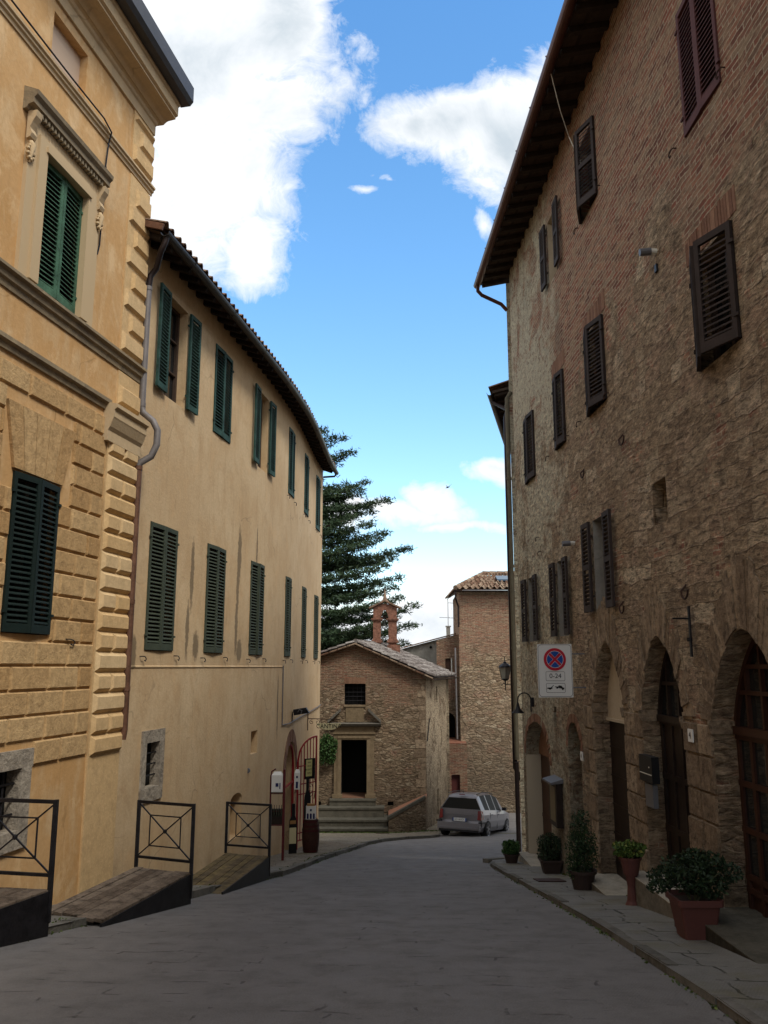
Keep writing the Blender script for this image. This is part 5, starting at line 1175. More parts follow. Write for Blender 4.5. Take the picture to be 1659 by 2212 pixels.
mb.face([(-4.1, CY, -7), (-2.7, 40, -7), (-2.7, 40, -.2), (-4.1, CY, -.2)])
mb.build('side_wall', 'side_wall', ch_)
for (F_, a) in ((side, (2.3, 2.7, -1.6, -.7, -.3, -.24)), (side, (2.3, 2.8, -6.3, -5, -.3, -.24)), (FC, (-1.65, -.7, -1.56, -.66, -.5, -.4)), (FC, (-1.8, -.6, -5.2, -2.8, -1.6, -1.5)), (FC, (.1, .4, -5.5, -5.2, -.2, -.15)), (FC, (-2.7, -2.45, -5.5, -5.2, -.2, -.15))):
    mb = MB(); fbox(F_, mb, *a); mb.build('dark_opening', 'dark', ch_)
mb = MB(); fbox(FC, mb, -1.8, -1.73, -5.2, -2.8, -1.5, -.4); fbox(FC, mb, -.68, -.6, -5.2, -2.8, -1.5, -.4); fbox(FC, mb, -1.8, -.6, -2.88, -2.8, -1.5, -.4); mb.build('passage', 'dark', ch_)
mb = MB(); fbox(FC, mb, -1.72, -.69, -5.16, -5.12, -1.4, 0.02, tone=.2); mb.build('door_floor', 'arch_brick', ch_)
mb = MB(); grille(FC, mb, -1.61, -.75, -1.53, -.69, -.15, 4, 4, .01); mb.build('window_grille', 'iron', ch_)
# door surround, tablet, broken pediment
mb = MB()
for a, b in ((-2.0, -1.72), (-.69, -.40)): fbox(FC, mb, a, b, -5.12, -2.89, 0, .09, tone=.5); fbox(FC, mb, a - .06, b + .06, -5.13, -4.98, .0, .14, tone=.4); fbox(FC, mb, a + (.14 if a < -1 else 0), b - (0 if a < -1 else .15), -5.12, -2.89, .09, .12, tone=.6)
fbox(FC, mb, -2.02, -.38, -2.89, -2.63, 0, .10, tone=.5); fbox(FC, mb, -1.86, -.54, -2.83, -2.74, .1, .13, tone=.6); fbox(FC, mb, -2.06, -.34, -2.66, -2.60, .1, .15, tone=.4)
fbox(FC, mb, -2.0, -.4, -2.60, -2.36, 0, .04, tone=.35)
mb.build('door_surround', 'sandstone', ch_)
mb = MB(); band(FC, mb, -2.27, -.12, [(0, -2.38), (.12, -2.37), (.2, -2.32), (.24, -2.26), (0, -2.22)])
for (a, b, c, e_) in ((-2.27, -2.24, -1.74, -1.76), (-.12, -2.24, -.64, -1.76)):
    P = []
    for z in (0, .11):
        P += [FC.P(a, b + z, 0), FC.P(c, e_ + z, 0), FC.P(c, e_ + z, .2), FC.P(a, b + z, .2)]
    mb.hexa(P, tone=.2)
mb.build('pediment', 'stone', ch_)
mb = MB(); fbox(FC, mb, -1.55, -.82, -2.2, -1.62, .0, .03, tone=.3); fbox(FC, mb, -1.62, -.74, -1.6, -1.535, 0, .06, tone=.8); mb.build('tablet', 'sandstone', ch_)
mb = MB(); x = -1.62
while x < -.76: fbox(FC, mb, x, x + .05, -.68, -.44, -.01, .012, tone=R_.random()); x += .062
mb.build('brick_lintel', 'arch_brick', ch_)
# corner quoins, tie anchor
mb = MB(); v = -.5
while v > -6.2: h_ = R_.uniform(.2, .36); w_ = R_.uniform(.14, .5); frustum(FC, mb, 1.68 - w_, 1.685, v - h_ + .004, v, -.02, .015, .012, tone=R_.random()); v -= h_
mb.build('corner_stones', 'vouss', ch_)
mb = MB(); mb.bar(side.P(.1, -2.95, .03), side.P(.5, -2.1, .05), .03); mb.build('tie_anchor', 'iron', ch_)
# roof
mb = MB()
R0, R1 = Vector((-1.18, CY - .25, .98)), Vector((.2, 40.2, .98)); E0, E1 = Vector((2.0, CY - .25, -.42)), Vector((3.42, 40.2, -.42))
tile_roof(mb, E0, E1, R0, R1, .24, .36, .07, jit=.04); mb.build('roof_tiles', 'lichen', ch_)
mb = MB(); W0, W1 = Vector((-4.4, CY - .25, -.1)), Vector((-3.0, 40.2, -.1)); tile_roof(mb, W0, W1, R0, R1, .24, .36, .07, jit=.04)
for k in range(18): a = R0.lerp(R1, k / 18) + Vector((0, 0, .04)); b = R0.lerp(R1, (k + 1.15) / 18) + Vector((0, 0, .03)); mb.tube([a, b], [.1, .085], 8, tone=R_.random())
mb.build('ridge_tiles', 'lichen', ch_)
mb = MB()
for A3, B3 in ((R0, E0), (R0, W0)):
    n_ = 9
    for k in range(n_): p = A3.lerp(B3, k / n_) + Vector((0, .0, -.05)); q = A3.lerp(B3, (k + .92) / n_) + Vector((0, 0, -.05)); mb.bar(p, q, .1, .05, tone=R_.random())
    mb.hexa([A3 + Vector((0, .05, -.12)), B3 + Vector((0, .05, -.12)), B3 + Vector((0, .3, -.12)), A3 + Vector((0, .3, -.12)), A3 + Vector((0, .05, -.07)), B3 + Vector((0, .05, -.07)), B3 + Vector((0, .3, -.07)), A3 + Vector((0, .3, -.07))])
mb.build('verge_tiles', 'terracotta', ch_)
mb = MB(); half_gutter(mb, [E0 + Vector((.08, 0, -.07)), E1 + Vector((.08, 0, -.07))], .06); mb.build('gutter', 'pipe_dark', ch_)
# bell gable
BY = 37.6; FBg = Fac([(-.62, BY), (.72, BY)], 1, -.62)
mb = MB()
for a, b in ((-.49, -.14), (.20, .58)):
    fbox(FBg, mb, a, b, -.2, 2.02, -.42, 0, tone=.5); fbox(FBg, mb, a - .07, b + .07, 1.06, 1.16, -.48, .06); fbox(FBg, mb, a - .03, b + .03, 1.16, 1.22, -.45, .03)
    fbox(FBg, mb, a - .05, b + .05, 2.02, 2.08, -.46, .05); fbox(FBg, mb, a - .09, b + .09, 2.08, 2.14, -.5, .09)
fbox(FBg, mb, -.62, -.08, -.2, .92, -.5, .05); fbox(FBg, mb, .15, .72, -.3, .95, -.5, .07)
def gb(u): return 2.62 + .20 * (1 - abs(u - .04) / .62)
o1 = Op(-.14, .20, 2.0, 2.52, .42, 'ogive', 2.2)
bgp = MB()
facade(FBg, -.49, .58, 2.14, gb, [Op(-.14, .20, -99, 2.54, .42, 'ogive', 2.14)], mb=bgp, step=.2)
facade(Fac([(-.62, BY + .42), (.72, BY + .42)], 1, -.62), -.49, .58, 2.14, gb, [Op(-.14, .20, -99, 2.54, .0, 'ogive', 2.14)], mb=bgp, step=.2)
for u in (-.49, .58): bgp.face([FBg.P(u, 2.14, 0), FBg.P(u, gb(u), 0), FBg.P(u, gb(u), -.42), FBg.P(u, 2.14, -.42)])
mb.f += [tuple(i + len(mb.v) for i in f) for f in bgp.f]; mb.v += bgp.v; mb.m += bgp.m; mb.uv += bgp.uv; mb.t += bgp.t
bgo = mb.build('bell_gable', simple('bell_gable_brick', (.19, .09, .06), .95, var=.5, scale=9, bump=.012, bscale=30), ch_)
mb = MB()
for s_ in (-1, 1):
    c = FBg.P(.04, 2.92, 0); e_ = FBg.P(.04 + s_ * .72, 2.60, 0); P = []
    for z in (-.03, .04):
        P += [c + Vector((0, -.1, z)), e_ + Vector((0, -.1, z)), e_ + Vector((0, .55, z)), c + Vector((0, .55, z))]
    mb.hexa(P, tone=.3)
mb.lathe((.04, BY + .2, 2.9), [(.2, 0), (.14, .06), (.1, .1), (.065, .25), (.03, .45), (.005, .6)], 8, tone=.5); mb.build('gable_cap', 'terracotta', bgo)
mb = MB(); mb.lathe((.03, BY + .2, 1.80), [(.17, 0), (.15, .04), (.10, .12), (.085, .24), (.05, .29), (.01, .3)], 14); mb.build('bell', 'bronze', bgo, True)
mb = MB(); mb.bar((-.14, BY + .2, 2.16), (.20, BY + .2, 2.16), .08, .1); mb.box((.03, BY + .2, 2.22), (.2, .1, .14)); mb.build('bell_yoke', 'beam', bgo)
# steps and sloping parapet
mb = MB()
for (a, b, y, v1, v0) in ((-2.15, -.33, CY - .3, -5.14, -5.4), (-2.55, .0, CY - .65, -5.40, -5.75), (-3.4, .12, CY - 1.2, -5.76, -6.05), (-3.4, .14, CY - 1.65, -6.0, -6.6)):
    mb.hexa([(a, y, v0 - .6), (b, y, v0 - .6), (b, CY, v0 - .6), (a, CY, v0 - .6), (a, y, v1 - .07), (b, y, v1 - .07), (b, CY, v1 - .07), (a, CY, v1 - .07)], tone=R_.random())
    mb.hexa([(a, y - .035, v1 - .07), (b + .02, y - .035, v1 - .07), (b + .02, CY, v1 - .07), (a, CY, v1 - .07), (a, y - .035, v1), (b + .02, y - .035, v1), (b + .02, CY, v1), (a, CY, v1)], tone=R_.random())
mb.build('steps', 'mossstone', ch_)
mb = MB(); y0_, y1_ = CY - 1.5, CY - .02
for (xa, ya, za, xb, yb2, zb_) in ((.17, CY - 1.6, -5.72, 1.62, CY - .75, -5.06),):
    mb.face([(xa, ya, -7), (xb, yb2, -7), (xb, yb2, zb_), (xa, ya, za)], 0, [(0, -7), (1.7, -7), (1.7, zb_), (0, za)]); mb.face([(xa, ya, -7), (xa, ya, za), (xa, CY, za + .1), (xa, CY, -7)], 0, [(0, -7), (0, za), (1, za), (1, -7)])
    mb.face([(xb, yb2, -7), (xb + .1, CY, -7), (xb + .1, CY, zb_ + .1), (xb, yb2, zb_)], 0, [(0, -7), (1, -7), (1, zb_), (0, zb_)])
    mb.face([(xa, ya, za), (xb, yb2, zb_), (xb + .1, CY, zb_ + .1), (xa, CY, za + .1)])
mb.build('parapet', 'chapel', ch_)
mb = MB(); mb.hexa([(.12, CY - 1.66, -5.72), (1.62, CY - .8, -5.05), (1.62, CY - .5, -5.05), (.12, CY - 1.3, -5.72), (.12, CY - 1.66, -5.6), (1.62, CY - .8, -4.95), (1.62, CY - .5, -4.95), (.12, CY - 1.3, -5.6)], tone=.1); mb.build('coping', 'mossstone', ch_)
# moss and weeds at the foot of the steps
mb = MB()
for _ in range(900): x = R_.uniform(-2.7, 3.2); y = CY - 1.72 - abs(R_.gauss(0, .08)) if x < .2 else CY - .75 - R_.uniform(0, .3) * 1 - (0 if x > 1.7 else (1.62 - x) * .6) - abs(R_.gauss(0, .06)); leaves(mb, (x, y, G(y) + .085), (.05, .03, .02), 1, .07)
mk = mb.build('moss', 'moss'); mk['kind'] = 'stuff'; tag(mk, 'green moss growing along the foot of the chapel steps and wall', 'moss')
# bush beside the chapel door
def plant_bush(name, label, cat, c, rad, n, size, mat, trunk=True, pot=None, group=None, blobs=None, ground=None):
    gz = ground if ground is not None else c[2] - rad[2]
    t_ = thing(name, label, cat, (c[0], c[1], gz), group); mb = MB()
    for b in (blobs or [(0, 0, 0, 1)]):
        leaves(mb, (c[0] + b[0] * rad[0], c[1] + b[1] * rad[1], c[2] + b[2] * rad[2]), tuple(r * b[3] for r in rad), int(n * b[3] ** 2), size, 1.)
    mb.build('foliage', mat, t_)
    if trunk:
        mb = MB()
        for k in range(6): a = R_.uniform(0, 2 * pi); mb.tube([(c[0] + .02 * cos(a), c[1] + .02 * sin(a), gz), (c[0] + rad[0] * .25 * cos(a), c[1] + rad[1] * .25 * sin(a), c[2] - rad[2] * .3), (c[0] + rad[0] * .6 * cos(a), c[1] + rad[1] * .6 * sin(a), c[2] + rad[2] * .3)], [.014, .01, .004], 5)
        mb.build('stems', 'stem', t_)
    return t_
BB = [(0, 0, 0, .8), (-.4, .1, .35, .5), (.4, 0, .3, .5), (.3, .2, -.45, .5), (-.35, 0, -.4, .55), (.0, 0, .65, .4)]
plant_bush('climbing_shrub', 'leafy green shrub trained on the chapel wall left of the dark doorway', 'shrub', (-2.28, CY - .28, -3.25), (.50, .25, .62), 1300, .095, 'leaf_g', blobs=BB, ground=-3.9)
# ==================================================================== TOWER HOUSE AND REAR BUILDINGS
TY = 41.
tw = thing('brick_tower_house', 'tall narrow brick and stone house with a tiled hipped roof, behind the parked car', 'building', (6, TY, G(TY)))
FT = Fac([(3.68, TY), (9.5, TY + .3)], 1, 3.68)
mb = facade(FT, 3.68, FT.cu[-1], -8, 3.72, [], step=1.5); mb.face([(3.68, TY, -8), (3.68, TY, 3.72), (3.9, TY + 6, 3.72), (3.9, TY + 6, -8)], 0, [(3.6, -8), (3.6, 3.7), (-2, 3.7), (-2, -8)])
mb.face([(9.5, TY + .3, -8), (9.5, TY + .3, 3.72), (9.5, TY + 6, 3.72), (9.5, TY + 6, -8)]); mb.build('wall', 'tower', tw)
mb = MB(); tile_roof(mb, (3.5, TY - .3, 3.74), (9.6, TY - .1, 3.76), (5.2, TY + 2.6, 4.75), (8.3, TY + 2.6, 4.75), .30, .40, .085, jit=.04)
tile_roof(mb, (3.5, TY + 6, 3.74), (3.5, TY - .3, 3.74), (5.2, TY + 4.6, 4.75), (5.2, TY + 2.6, 4.75), .24, .36, .055, jit=.03)
for k in range(8): a = Vector((3.5, TY - .3, 3.82)).lerp(Vector((5.2, TY + 2.6, 4.83)), k / 8); b = Vector((3.5, TY - .3, 3.82)).lerp(Vector((5.2, TY + 2.6, 4.83)), (k + 1.15) / 8); mb.tube([a, b], [.12, .1], 8, tone=R_.random())
for k in range(8): a = Vector((5.2 + k * .39, TY + 2.6, 4.85)); mb.tube([a, a + Vector((.43, 0, 0))], [.12, .1], 8, tone=R_.random())
mb.build('roof_tiles', 'terracotta', tw)
mb = MB(); mb.hexa([(5.75, TY + 1.0, 4.28), (6.5, TY + 1.0, 4.28), (6.5, TY + 1.7, 4.54), (5.75, TY + 1.7, 4.54), (5.75, TY + 1.0, 4.36), (6.5, TY + 1.0, 4.36), (6.5, TY + 1.7, 4.62), (5.75, TY + 1.7, 4.62)]); mb.build('roof_window', simple('skylight', (.05, .09, .14), .05, spec=1.), tw)
mb = MB(); half_gutter(mb, [(3.45, TY - .36, 3.68), (9.5, TY - .2, 3.68)], .07); mb.tube([(3.5, TY - .36, 3.6), (3.5, TY - .36, 3.3), (3.66, TY - .06, 2.9), (3.66, TY - .06, 1.9)], .045, 8); mb.build('gutter', 'pipe_dark', tw)
mb = MB(); fbox(FT, mb, 3.7, 7.5, 3.5, 3.7, 0, .05); mb.build('cornice', 'vouss', tw)
# rear house
rh = thing('rear_house', 'low grey rendered house with a sloping roof edge behind the chapel', 'building', (2.2, 44, G(44)))
FRr = Fac([(-1.5, 44.), (4.0, 44.)], 1, -1.5)
rtop = lambda u: .28 + (u + 1.5) * .26
mb = facade(FRr, -1.5, 2.85, -8, rtop, [], step=1.); mb.build('rendered_wall', 'gray_render', rh)
mb = facade(FRr, 2.85, 4.0, -8, rtop, [Op(3.2, 3.5, -.35, .45, .2)], step=1.); mb.build('brick_wall', 'brickwall', rh)
mb = MB(); fbox(FRr, mb, 3.15, 3.55, -.4, .5, -.25, -.2); mb.build('window_pane', 'glassblk', rh); mb = MB(); fbox(FRr, mb, 3.5, 3.58, -.38, .47, -.02, .02); mb.build('window_frame', 'off_white', rh)
mb = MB()
for k in range(20): a = -1.5 + k * .28; p, q = FRr.P(a, rtop(a) + .05, .08), FRr.P(a + .26, rtop(a + .26) + .05, .08); mb.bar(p, q, .3, .06, tone=R_.random())
mb.face([FRr.P(-1.5, rtop(-1.5), 0), FRr.P(4, rtop(4), 0), FRr.P(4, rtop(4) - .3, -5), FRr.P(-1.5, rtop(-1.5) - .3, -5)])
mb.build('roof_edge', 'terracotta', rh)
mb = MB(); mb.lathe((2.45, 43.98, 1.0), [(.07, -.03), (.07, .02)], 10, ax='y'); mb.build('vent_hole', 'dark', rh)
mb = MB(); fbox(FRr, mb, 3.36, 3.56, 1.4, 2.1, -1.2, -.95); fbox(FRr, mb, 3.32, 3.60, 2.1, 2.16, -1.24, -.9); mb.build('chimney', 'off_white', rh)
an = thing('tv_aerial', 'thin television aerial mast on the chimney beside the tower house', 'aerial', (3.46, 45.05, 2.1))
mb = MB(); mb.tube([(3.46, 45.05, 2.1), (3.46, 45.05, 3.75)], .018, 6); mb.build('mast', 'off_white', an)
mb = MB(); mb.tube([(3.46, 45.05, 3.4), (4.1, 45.05, 3.36)], .012, 5)
for k in range(5):
    for z in (-.22, -.1, .06, .2): pass
    x = 3.62 + k * .1; mb.tube([(x, 45.05, 3.75 - k * .02), (x + .03, 45.05, 3.0 - k * .01)], .006, 4)
mb.build('upper_antenna', 'metalgrey', an)
mb = MB(); mb.tube([(3.0, 45.05, 2.62), (3.95, 45.05, 2.56)], .01, 5)
for k in range(6): x = 3.05 + k * .16; mb.tube([(x - .05, 44.9, 2.62), (x + .05, 45.2, 2.6)], .006, 4)
mb.build('lower_antenna', 'metalgrey', an)
# low brick outbuilding between chapel and tower
ob = thing('brick_outbuilding', 'low brick outbuilding with a dark red door squeezed between chapel and tower house', 'building', (3.4, 40.2, G(40)))
FO = Fac([(2.6, 40.4), (3.9, 40.4)], 1, 2.6); mb = facade(FO, 2.6, 3.9, -8, -3.55, [Op(3.16, 3.56, -6.3, -4.98, .2)], step=1); mb.face([FO.P(2.6, -3.55, 0), FO.P(3.9, -3.55, 0), FO.P(3.9, -3.4, -2), FO.P(2.6, -3.4, -2)]); mb.build('wall', 'brickwall', ob)
mb = MB(); fbox(FO, mb, 3.12, 3.6, -6.9, -4.95, -.25, -.16); mb.build('door', simple('dull_red_door', (.06, .014, .012), .6), ob)
mb = MB(); mb.tube([(3.47, 40.9, .9), (3.5, 40.9, -3.4)], .04, 8); mb.build('drainpipe', 'pipe_gray', ob)
mb = MB(); FO2 = Fac([(2.6, 41.6), (3.75, 41.6)], 1, 2.6); facade(FO2, 2.6, 3.75, -4, lambda u: 1.28 + (u - 2.6) * .26, [Op(2.7, 3.5, -3.6, -2.2, .5, 'round', -2.6), Op(3.03, 3.3, -.3, .4, .15)], mb=mb); mb.build('back_wall', 'chapel', ob); mb = MB(); fbox(FO2, mb, 3.0, 3.35, -.35, .45, -.2, -.14); mb.build('window', 'door_mid', ob); mb = MB(); fbox(FO2, mb, 3.31, 3.36, -.3, .4, -.02, .02); mb.build('window_jamb', 'off_white', ob); mb = MB(); fbox(FO2, mb, 2.6, 3.6, -3.8, -2.1, -.55, -.5); mb.build('dark_arch', 'dark', ob)
# ==================================================================== PINE TREE
TX, TYp, TZ = -5.6, 50., G(50)
tree = thing('pine_tree', 'tall dark pine with spreading layered boughs behind the bell gable', 'tree', (TX, TYp, TZ))
mb = MB(); TT = 16.2; mb.tube([(TX, TYp, TZ), (TX + .1, TYp, 0), (TX - .05, TYp, 8), (TX, TYp, TT)], [.45, .34, .2, .04], 10); mb.build('trunk', 'bark', tree, True)
fo, bo = MB(), MB(); rnd = random.Random(5)
def tuft(mb, c, r, n):
    for _ in range(n):
        d_ = Vector((rnd.gauss(0, 1), rnd.gauss(0, 1), rnd.gauss(.35, .7))).normalized(); L = r * rnd.uniform(.7, 1.25); p = Vector(c) + Vector((rnd.gauss(0, r * .6), rnd.gauss(0, r * .6), rnd.gauss(0, r * .3)))
        s_ = d_.cross(Vector((rnd.gauss(0, 1), rnd.gauss(0, 1), rnd.gauss(0, 1)))).normalized() * L * .13
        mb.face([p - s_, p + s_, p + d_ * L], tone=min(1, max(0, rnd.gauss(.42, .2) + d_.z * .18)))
def bough(z0, az, L, rise, dens=1.):
    dx, dy = sin(az), cos(az); root = Vector((TX, TYp, z0)); n = max(5, int(L / .55)); pts = []
    for k in range(n + 1):
        f = k / n; pts.append(root + Vector((dx * L * f, dy * L * f, rise * f * f - .25 * sin(pi * f) * L * .12 + rnd.uniform(-.06, .06))))
    bo.tube(pts, [max(.012, .11 * (1 - k / (n + .2)) * min(1, L / 4)) for k in range(n + 1)], 5, cap=False)
    for k in range(1, n + 1):
        f = k / n
        if f < .22: continue
        wid = (.34 + 1.15 * sin(pi * min(1, f * .95 + .08)) * min(1, L / 5)) * (1 if f < .85 else .55); m = int(4 + wid * 9 * dens)
        for j in range(m):
            s_ = rnd.uniform(-1, 1) * wid; c = pts[k] + Vector((-dy * s_ + rnd.uniform(-.2, .2), dx * s_ + rnd.uniform(-.2, .2), rnd.uniform(-.08, .14) - abs(s_) * .05)); tuft(fo, c, .27, 16)
            if rnd.random() < .3: bo.tube([pts[k], (pts[k] + c) / 2 + Vector((0, 0, -.03)), c], [.02, .014, .006], 3, cap=False)
def tip_at(x, y, yy=TYp):
    l, h = pray(x, y); return l * yy, h * yy
for (x, y, extra) in ((738, 948, 0), (762, 985, .3), (700, 930, -.3), (788, 1045, 0), (775, 1070, .2), (838, 1082, 0), (800, 1100, -.4), (770, 1065, .6), (835, 1152, 0), (800, 1140, .5), (884, 1186, 0), (845, 1200, -.5), (820, 1180, .6), (862, 1248, 0), (830, 1232, .6), (800, 1265, -.7), (850, 1275, .4), (896, 1312, 0), (860, 1300, .6), (892, 1350, -.1), (850, 1345, .7), (872, 1392, 0), (830, 1385, -.5), (800, 1372, .6), (760, 1330, .3), (780, 1210, -.8), (760, 1130, .9), (740, 1085, -.5), (745, 1390, .2)):
    az = radians(90) + extra * .55; X, Z = tip_at(x, y); L = (X - TX) / max(.5, sin(az)); rise = .10 * L; bough(Z - rise, az, L, rise, 1.2)
for k in range(48):
    z = round(rnd.uniform(-2.5, 15.2) / 1.15) * 1.15 + rnd.uniform(-.15, .15); f = (z + 3) / 18.5; L = (7.0 * (1 - f) ** .75 + .5) * rnd.uniform(.75, 1.05); az = rnd.uniform(radians(150), radians(395)); bough(z, az, L, .1 * L, .7)
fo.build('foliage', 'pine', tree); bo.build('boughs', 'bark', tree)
# ==================================================================== CAR
def build_car():
    hd = radians(23); fx, fy = sin(hd), cos(hd)
    o = Vector((3.0, 32.29, -6.17)); slope = (-6.47 - -6.17) / 2.5
    c = thing('parked_car', 'silver estate car seen from behind, parked below the brick tower house', 'car', o)
    c.rotation_euler = (atan2(-.13, 1), 0, -hd)   # local y forward, x right
    YR = -.78; YF = 3.62
    def prof(y):   # roof height, half width, roof half width, belt
        roof = lerp_tab([(-.8, 1.40), (-.6, 1.47), (.2, 1.53), (1.2, 1.54), (1.9, 1.47), (2.35, 1.25), (2.75, 1.0), (3.2, .9), (3.62, .68)], y)
        hw = lerp_tab([(-.8, .79), (-.5, .85), (.5, .875), (2.4, .87), (3.1, .84), (3.62, .66)], y)
        rw = lerp_tab([(-.8, .52), (0, .58), (1.6, .58), (2.2, .60), (2.7, .66), (3.62, .5)], y); belt = min(lerp_tab([(-.8, .98), (1.5, .94), (2.6, .90), (3.62, .62)], y), roof - .02)
        return roof, hw, rw, belt
    ys = [-.78, -.62, -.3, -.22, .35, .43, 1.22, 1.30, 1.95, 2.3, 2.7, 3.1, 3.4, 3.62]
    secs = []
    for y in ys:
        roof, hw, rw, belt = prof(y); z0 = .22
        half = [(0, z0), (hw * .9, z0), (hw * .98, .38), (hw, .58), (hw * .985, .8), (hw * .93, belt), (rw, roof - .05), (rw * .8, roof - .005), (0, roof + .015)]
        pts = []
        for (x, z) in half:
            dy = 0
            if y < -.7: dy = .30 * max(0, (z - .95)) / .5 + (.10 if z > .52 else 0) + (.04 if x > hw * .9 else 0) * 1.5 + .05 * (x / hw) ** 4
            if -.7 < y < -.5: dy = .24 * max(0, (z - .95)) / .5
            pts.append((x, y + dy, z))
        secs.append(pts)
    body, sg, rg, wg = MB(), MB(), MB(), MB(); nh = 9
    for s_ in (1, -1):
        for i in range(len(ys) - 1):
            for k in range(nh - 1):
                q = [secs[i][k], secs[i + 1][k], secs[i + 1][k + 1], secs[i][k + 1]]; q = [(x * s_, y, z) for x, y, z in q]
                if s_ < 0: q.reverse()
                tgt = body
                if k == 5 and ys[i] in (-.22, .43, 1.30, ) : tgt = sg
                if k in (6, 7) and 1.94 < ys[i] < 2.6: tgt = wg
                if k == 5 and 2.29 < ys[i] < 2.6: tgt = body
                tgt.face(q)
        # rear face
        for k in range(nh - 1):
            a, b = secs[0][k], secs[0][k + 1]
            q = [(0, a[1], a[2]), (a[0] * s_, a[1], a[2]), (b[0] * s_, b[1], b[2]), (0, b[1], b[2])]
            if s_ < 0: q.reverse()
            (rg if k == 5 else body).face(q)
        for k in range(nh - 1):
            a, b = secs[-1][k], secs[-1][k + 1]; q = [(0, a[1], a[2]), (a[0] * s_, a[1], a[2]), (b[0] * s_, b[1], b[2]), (0, b[1], b[2])]
            if s_ > 0: q.reverse()
            body.face(q)
    def lb(mb, name, mat, sm=False, parent=c): return mb.build(name, mat, parent, sm, local=True)
    bd = lb(body, 'body', 'car', True); lb(rg, 'rear_window', 'carglass'); lb(sg, 'side_windows', 'carside'); lb(wg, 'windscreen', 'carglass')
    # pillars over rear corners
    mb = MB(); mb.box((0, -.80, .40), (1.60, .12, .24)); mb.box((0, -.86, .34), (1.5, .06, .05)); lb(mb, 'rear_bumper', 'car')
    mb = MB(); mb.box((0, -.80, .25), (1.5, .1, .08)); mb.box((.80, -.55, .54), (.14, .5, .05)); mb.box((-.80, -.55, .54), (.14, .5, .05)); lb(mb, 'bumper_trim', 'plastic')
    mb = MB(); mb.box((0, -.71, .615), (.60, .02, .16)); lb(mb, 'plate_recess', 'metalgrey')
    for s_ in (1, -1):
        mb = MB(); mb.hexa([(s_ * .66, -.70, .64), (s_ * .80, -.68, .62), (s_ * .855, -.50, .66), (s_ * .70, -.50, .66), (s_ * .67, -.66, .94), (s_ * .77, -.64, .95), (s_ * .815, -.5, .93), (s_ * .7, -.5, .93)]); lb(mb, 'tail_light', 'taillight')
        mb = MB(); mb.box((s_ * .92, 2.05, .98), (.16, .1, .11)); lb(mb, 'door_mirror', 'plastic')
        mb = MB(); mb.tube([(s_ * .54, -.45, 1.50), (s_ * .545, .2, 1.57), (s_ * .545, 1.2, 1.57), (s_ * .54, 1.7, 1.50)], .016, 5); lb(mb, 'roof_rail', 'plastic')
        for (y0, y1) in ((.5, .62), (1.4, 1.52)): mb = MB(); mb.box((s_ * .872, (y0 + y1) / 2, .80), (.03, .14, .03)); lb(mb, 'door_handle', 'car')
        mb = MB(); mb.box((s_ * .862, 1.26, .60), (.012, .012, .62)); mb.box((s_ * .862, .34, .62), (.012, .012, .5)); lb(mb, 'door_gap', 'plastic')
        for y in (0, 2.70):
            mb = MB(); n = 20
            arc_ = [(y + .37 * cos(pi * k / n), .31 + .37 * sin(pi * k / n)) for k in range(n + 1)]
            for k in range(n):
                a, b = arc_[k], arc_[k + 1]; hw = prof(a[0])[1] * .99
                mb.face([(s_ * (hw + .004), y, .31), (s_ * (hw + .004), a[0], a[1]), (s_ * (hw + .004), b[0], b[1])])
                mb.face([(s_ * (hw + .004), a[0], a[1]), (s_ * (hw + .004), b[0], b[1]), (s_ * (hw - .1), b[0], b[1]), (s_ * (hw - .1), a[0], a[1])])
            lb(mb, 'wheel_arch', 'plastic')
            wx = .76
            mb = MB(); rows = [[(s_ * (wx + dx), y + r * cos(2 * pi * k / 24), .31 + r * sin(2 * pi * k / 24)) for k in range(24)] for dx, r in ((-.1, .26), (-.1, .30), (-.06, .315), (.09, .315), (.12, .30), (.125, .235))]; mb.grid(rows, 0, True); wh = lb(mb, 'wheel', 'tyre', True)
            mb = MB(); mb.face([(s_ * (wx + .10), y + .235 * cos(2 * pi * k / 24), .31 + .235 * sin(2 * pi * k / 24)) for k in range(24)]); lb(mb, 'wheel_back', 'plastic', parent=wh)
            mb = MB()
            for k in range(7): a = k * 2 * pi / 7; mb.bar((s_ * (wx + .115), y, .31), (s_ * (wx + .118), y + .23 * cos(a), .31 + .23 * sin(a)), .05, .02, up=(1, 0, 0))
            rows = [[(s_ * (wx + dx), y + r * cos(2 * pi * k / 24), .31 + r * sin(2 * pi * k / 24)) for k in range(24)] for dx, r in ((.11, .24), (.13, .235), (.11, .21))]; mb.grid(rows, 0, True)
            lb(mb, 'rim', 'rim', parent=wh)
    mb = MB(); mb.box((0, -.735, .615), (.52, .012, .11)); pl = lb(mb, 'number_plate', 'white')
    for s_ in (1, -1): mb = MB(); mb.box((s_ * .24, -.743, .615), (.04, .006, .11)); lb(mb, 'plate_strip', 'plate_blue', parent=pl)
    cu = bpy.data.curves.new('t', 'FONT'); cu.body = 'DD 863DS'; cu.size = .10; cu.align_x = 'CENTER'; cu.align_y = 'CENTER'; to = bpy.data.objects.new('t', cu); sc.collection.objects.link(to)
    me = bpy.data.meshes.new_from_object(to.evaluated_get(bpy.context.evaluated_depsgraph_get())); bpy.data.objects.remove(to)
    for v in me.vertices: v.co = Vector((v.co.x * .85, -.7435, .615 + v.co.y))
    me.materials.clear(); me.materials.append(M['black']); to = bpy.data.objects.new('plate_lettering', me); sc.collection.objects.link(to); to.parent = pl
    mb = MB(); mb.lathe((0, -.69, .86), [(.05, -.004), (.05, .004)], 14, ax='y', cap=False); mb.box((0, -.70, .86), (.1, .006, .012)); lb(mb, 'badge', 'rim')
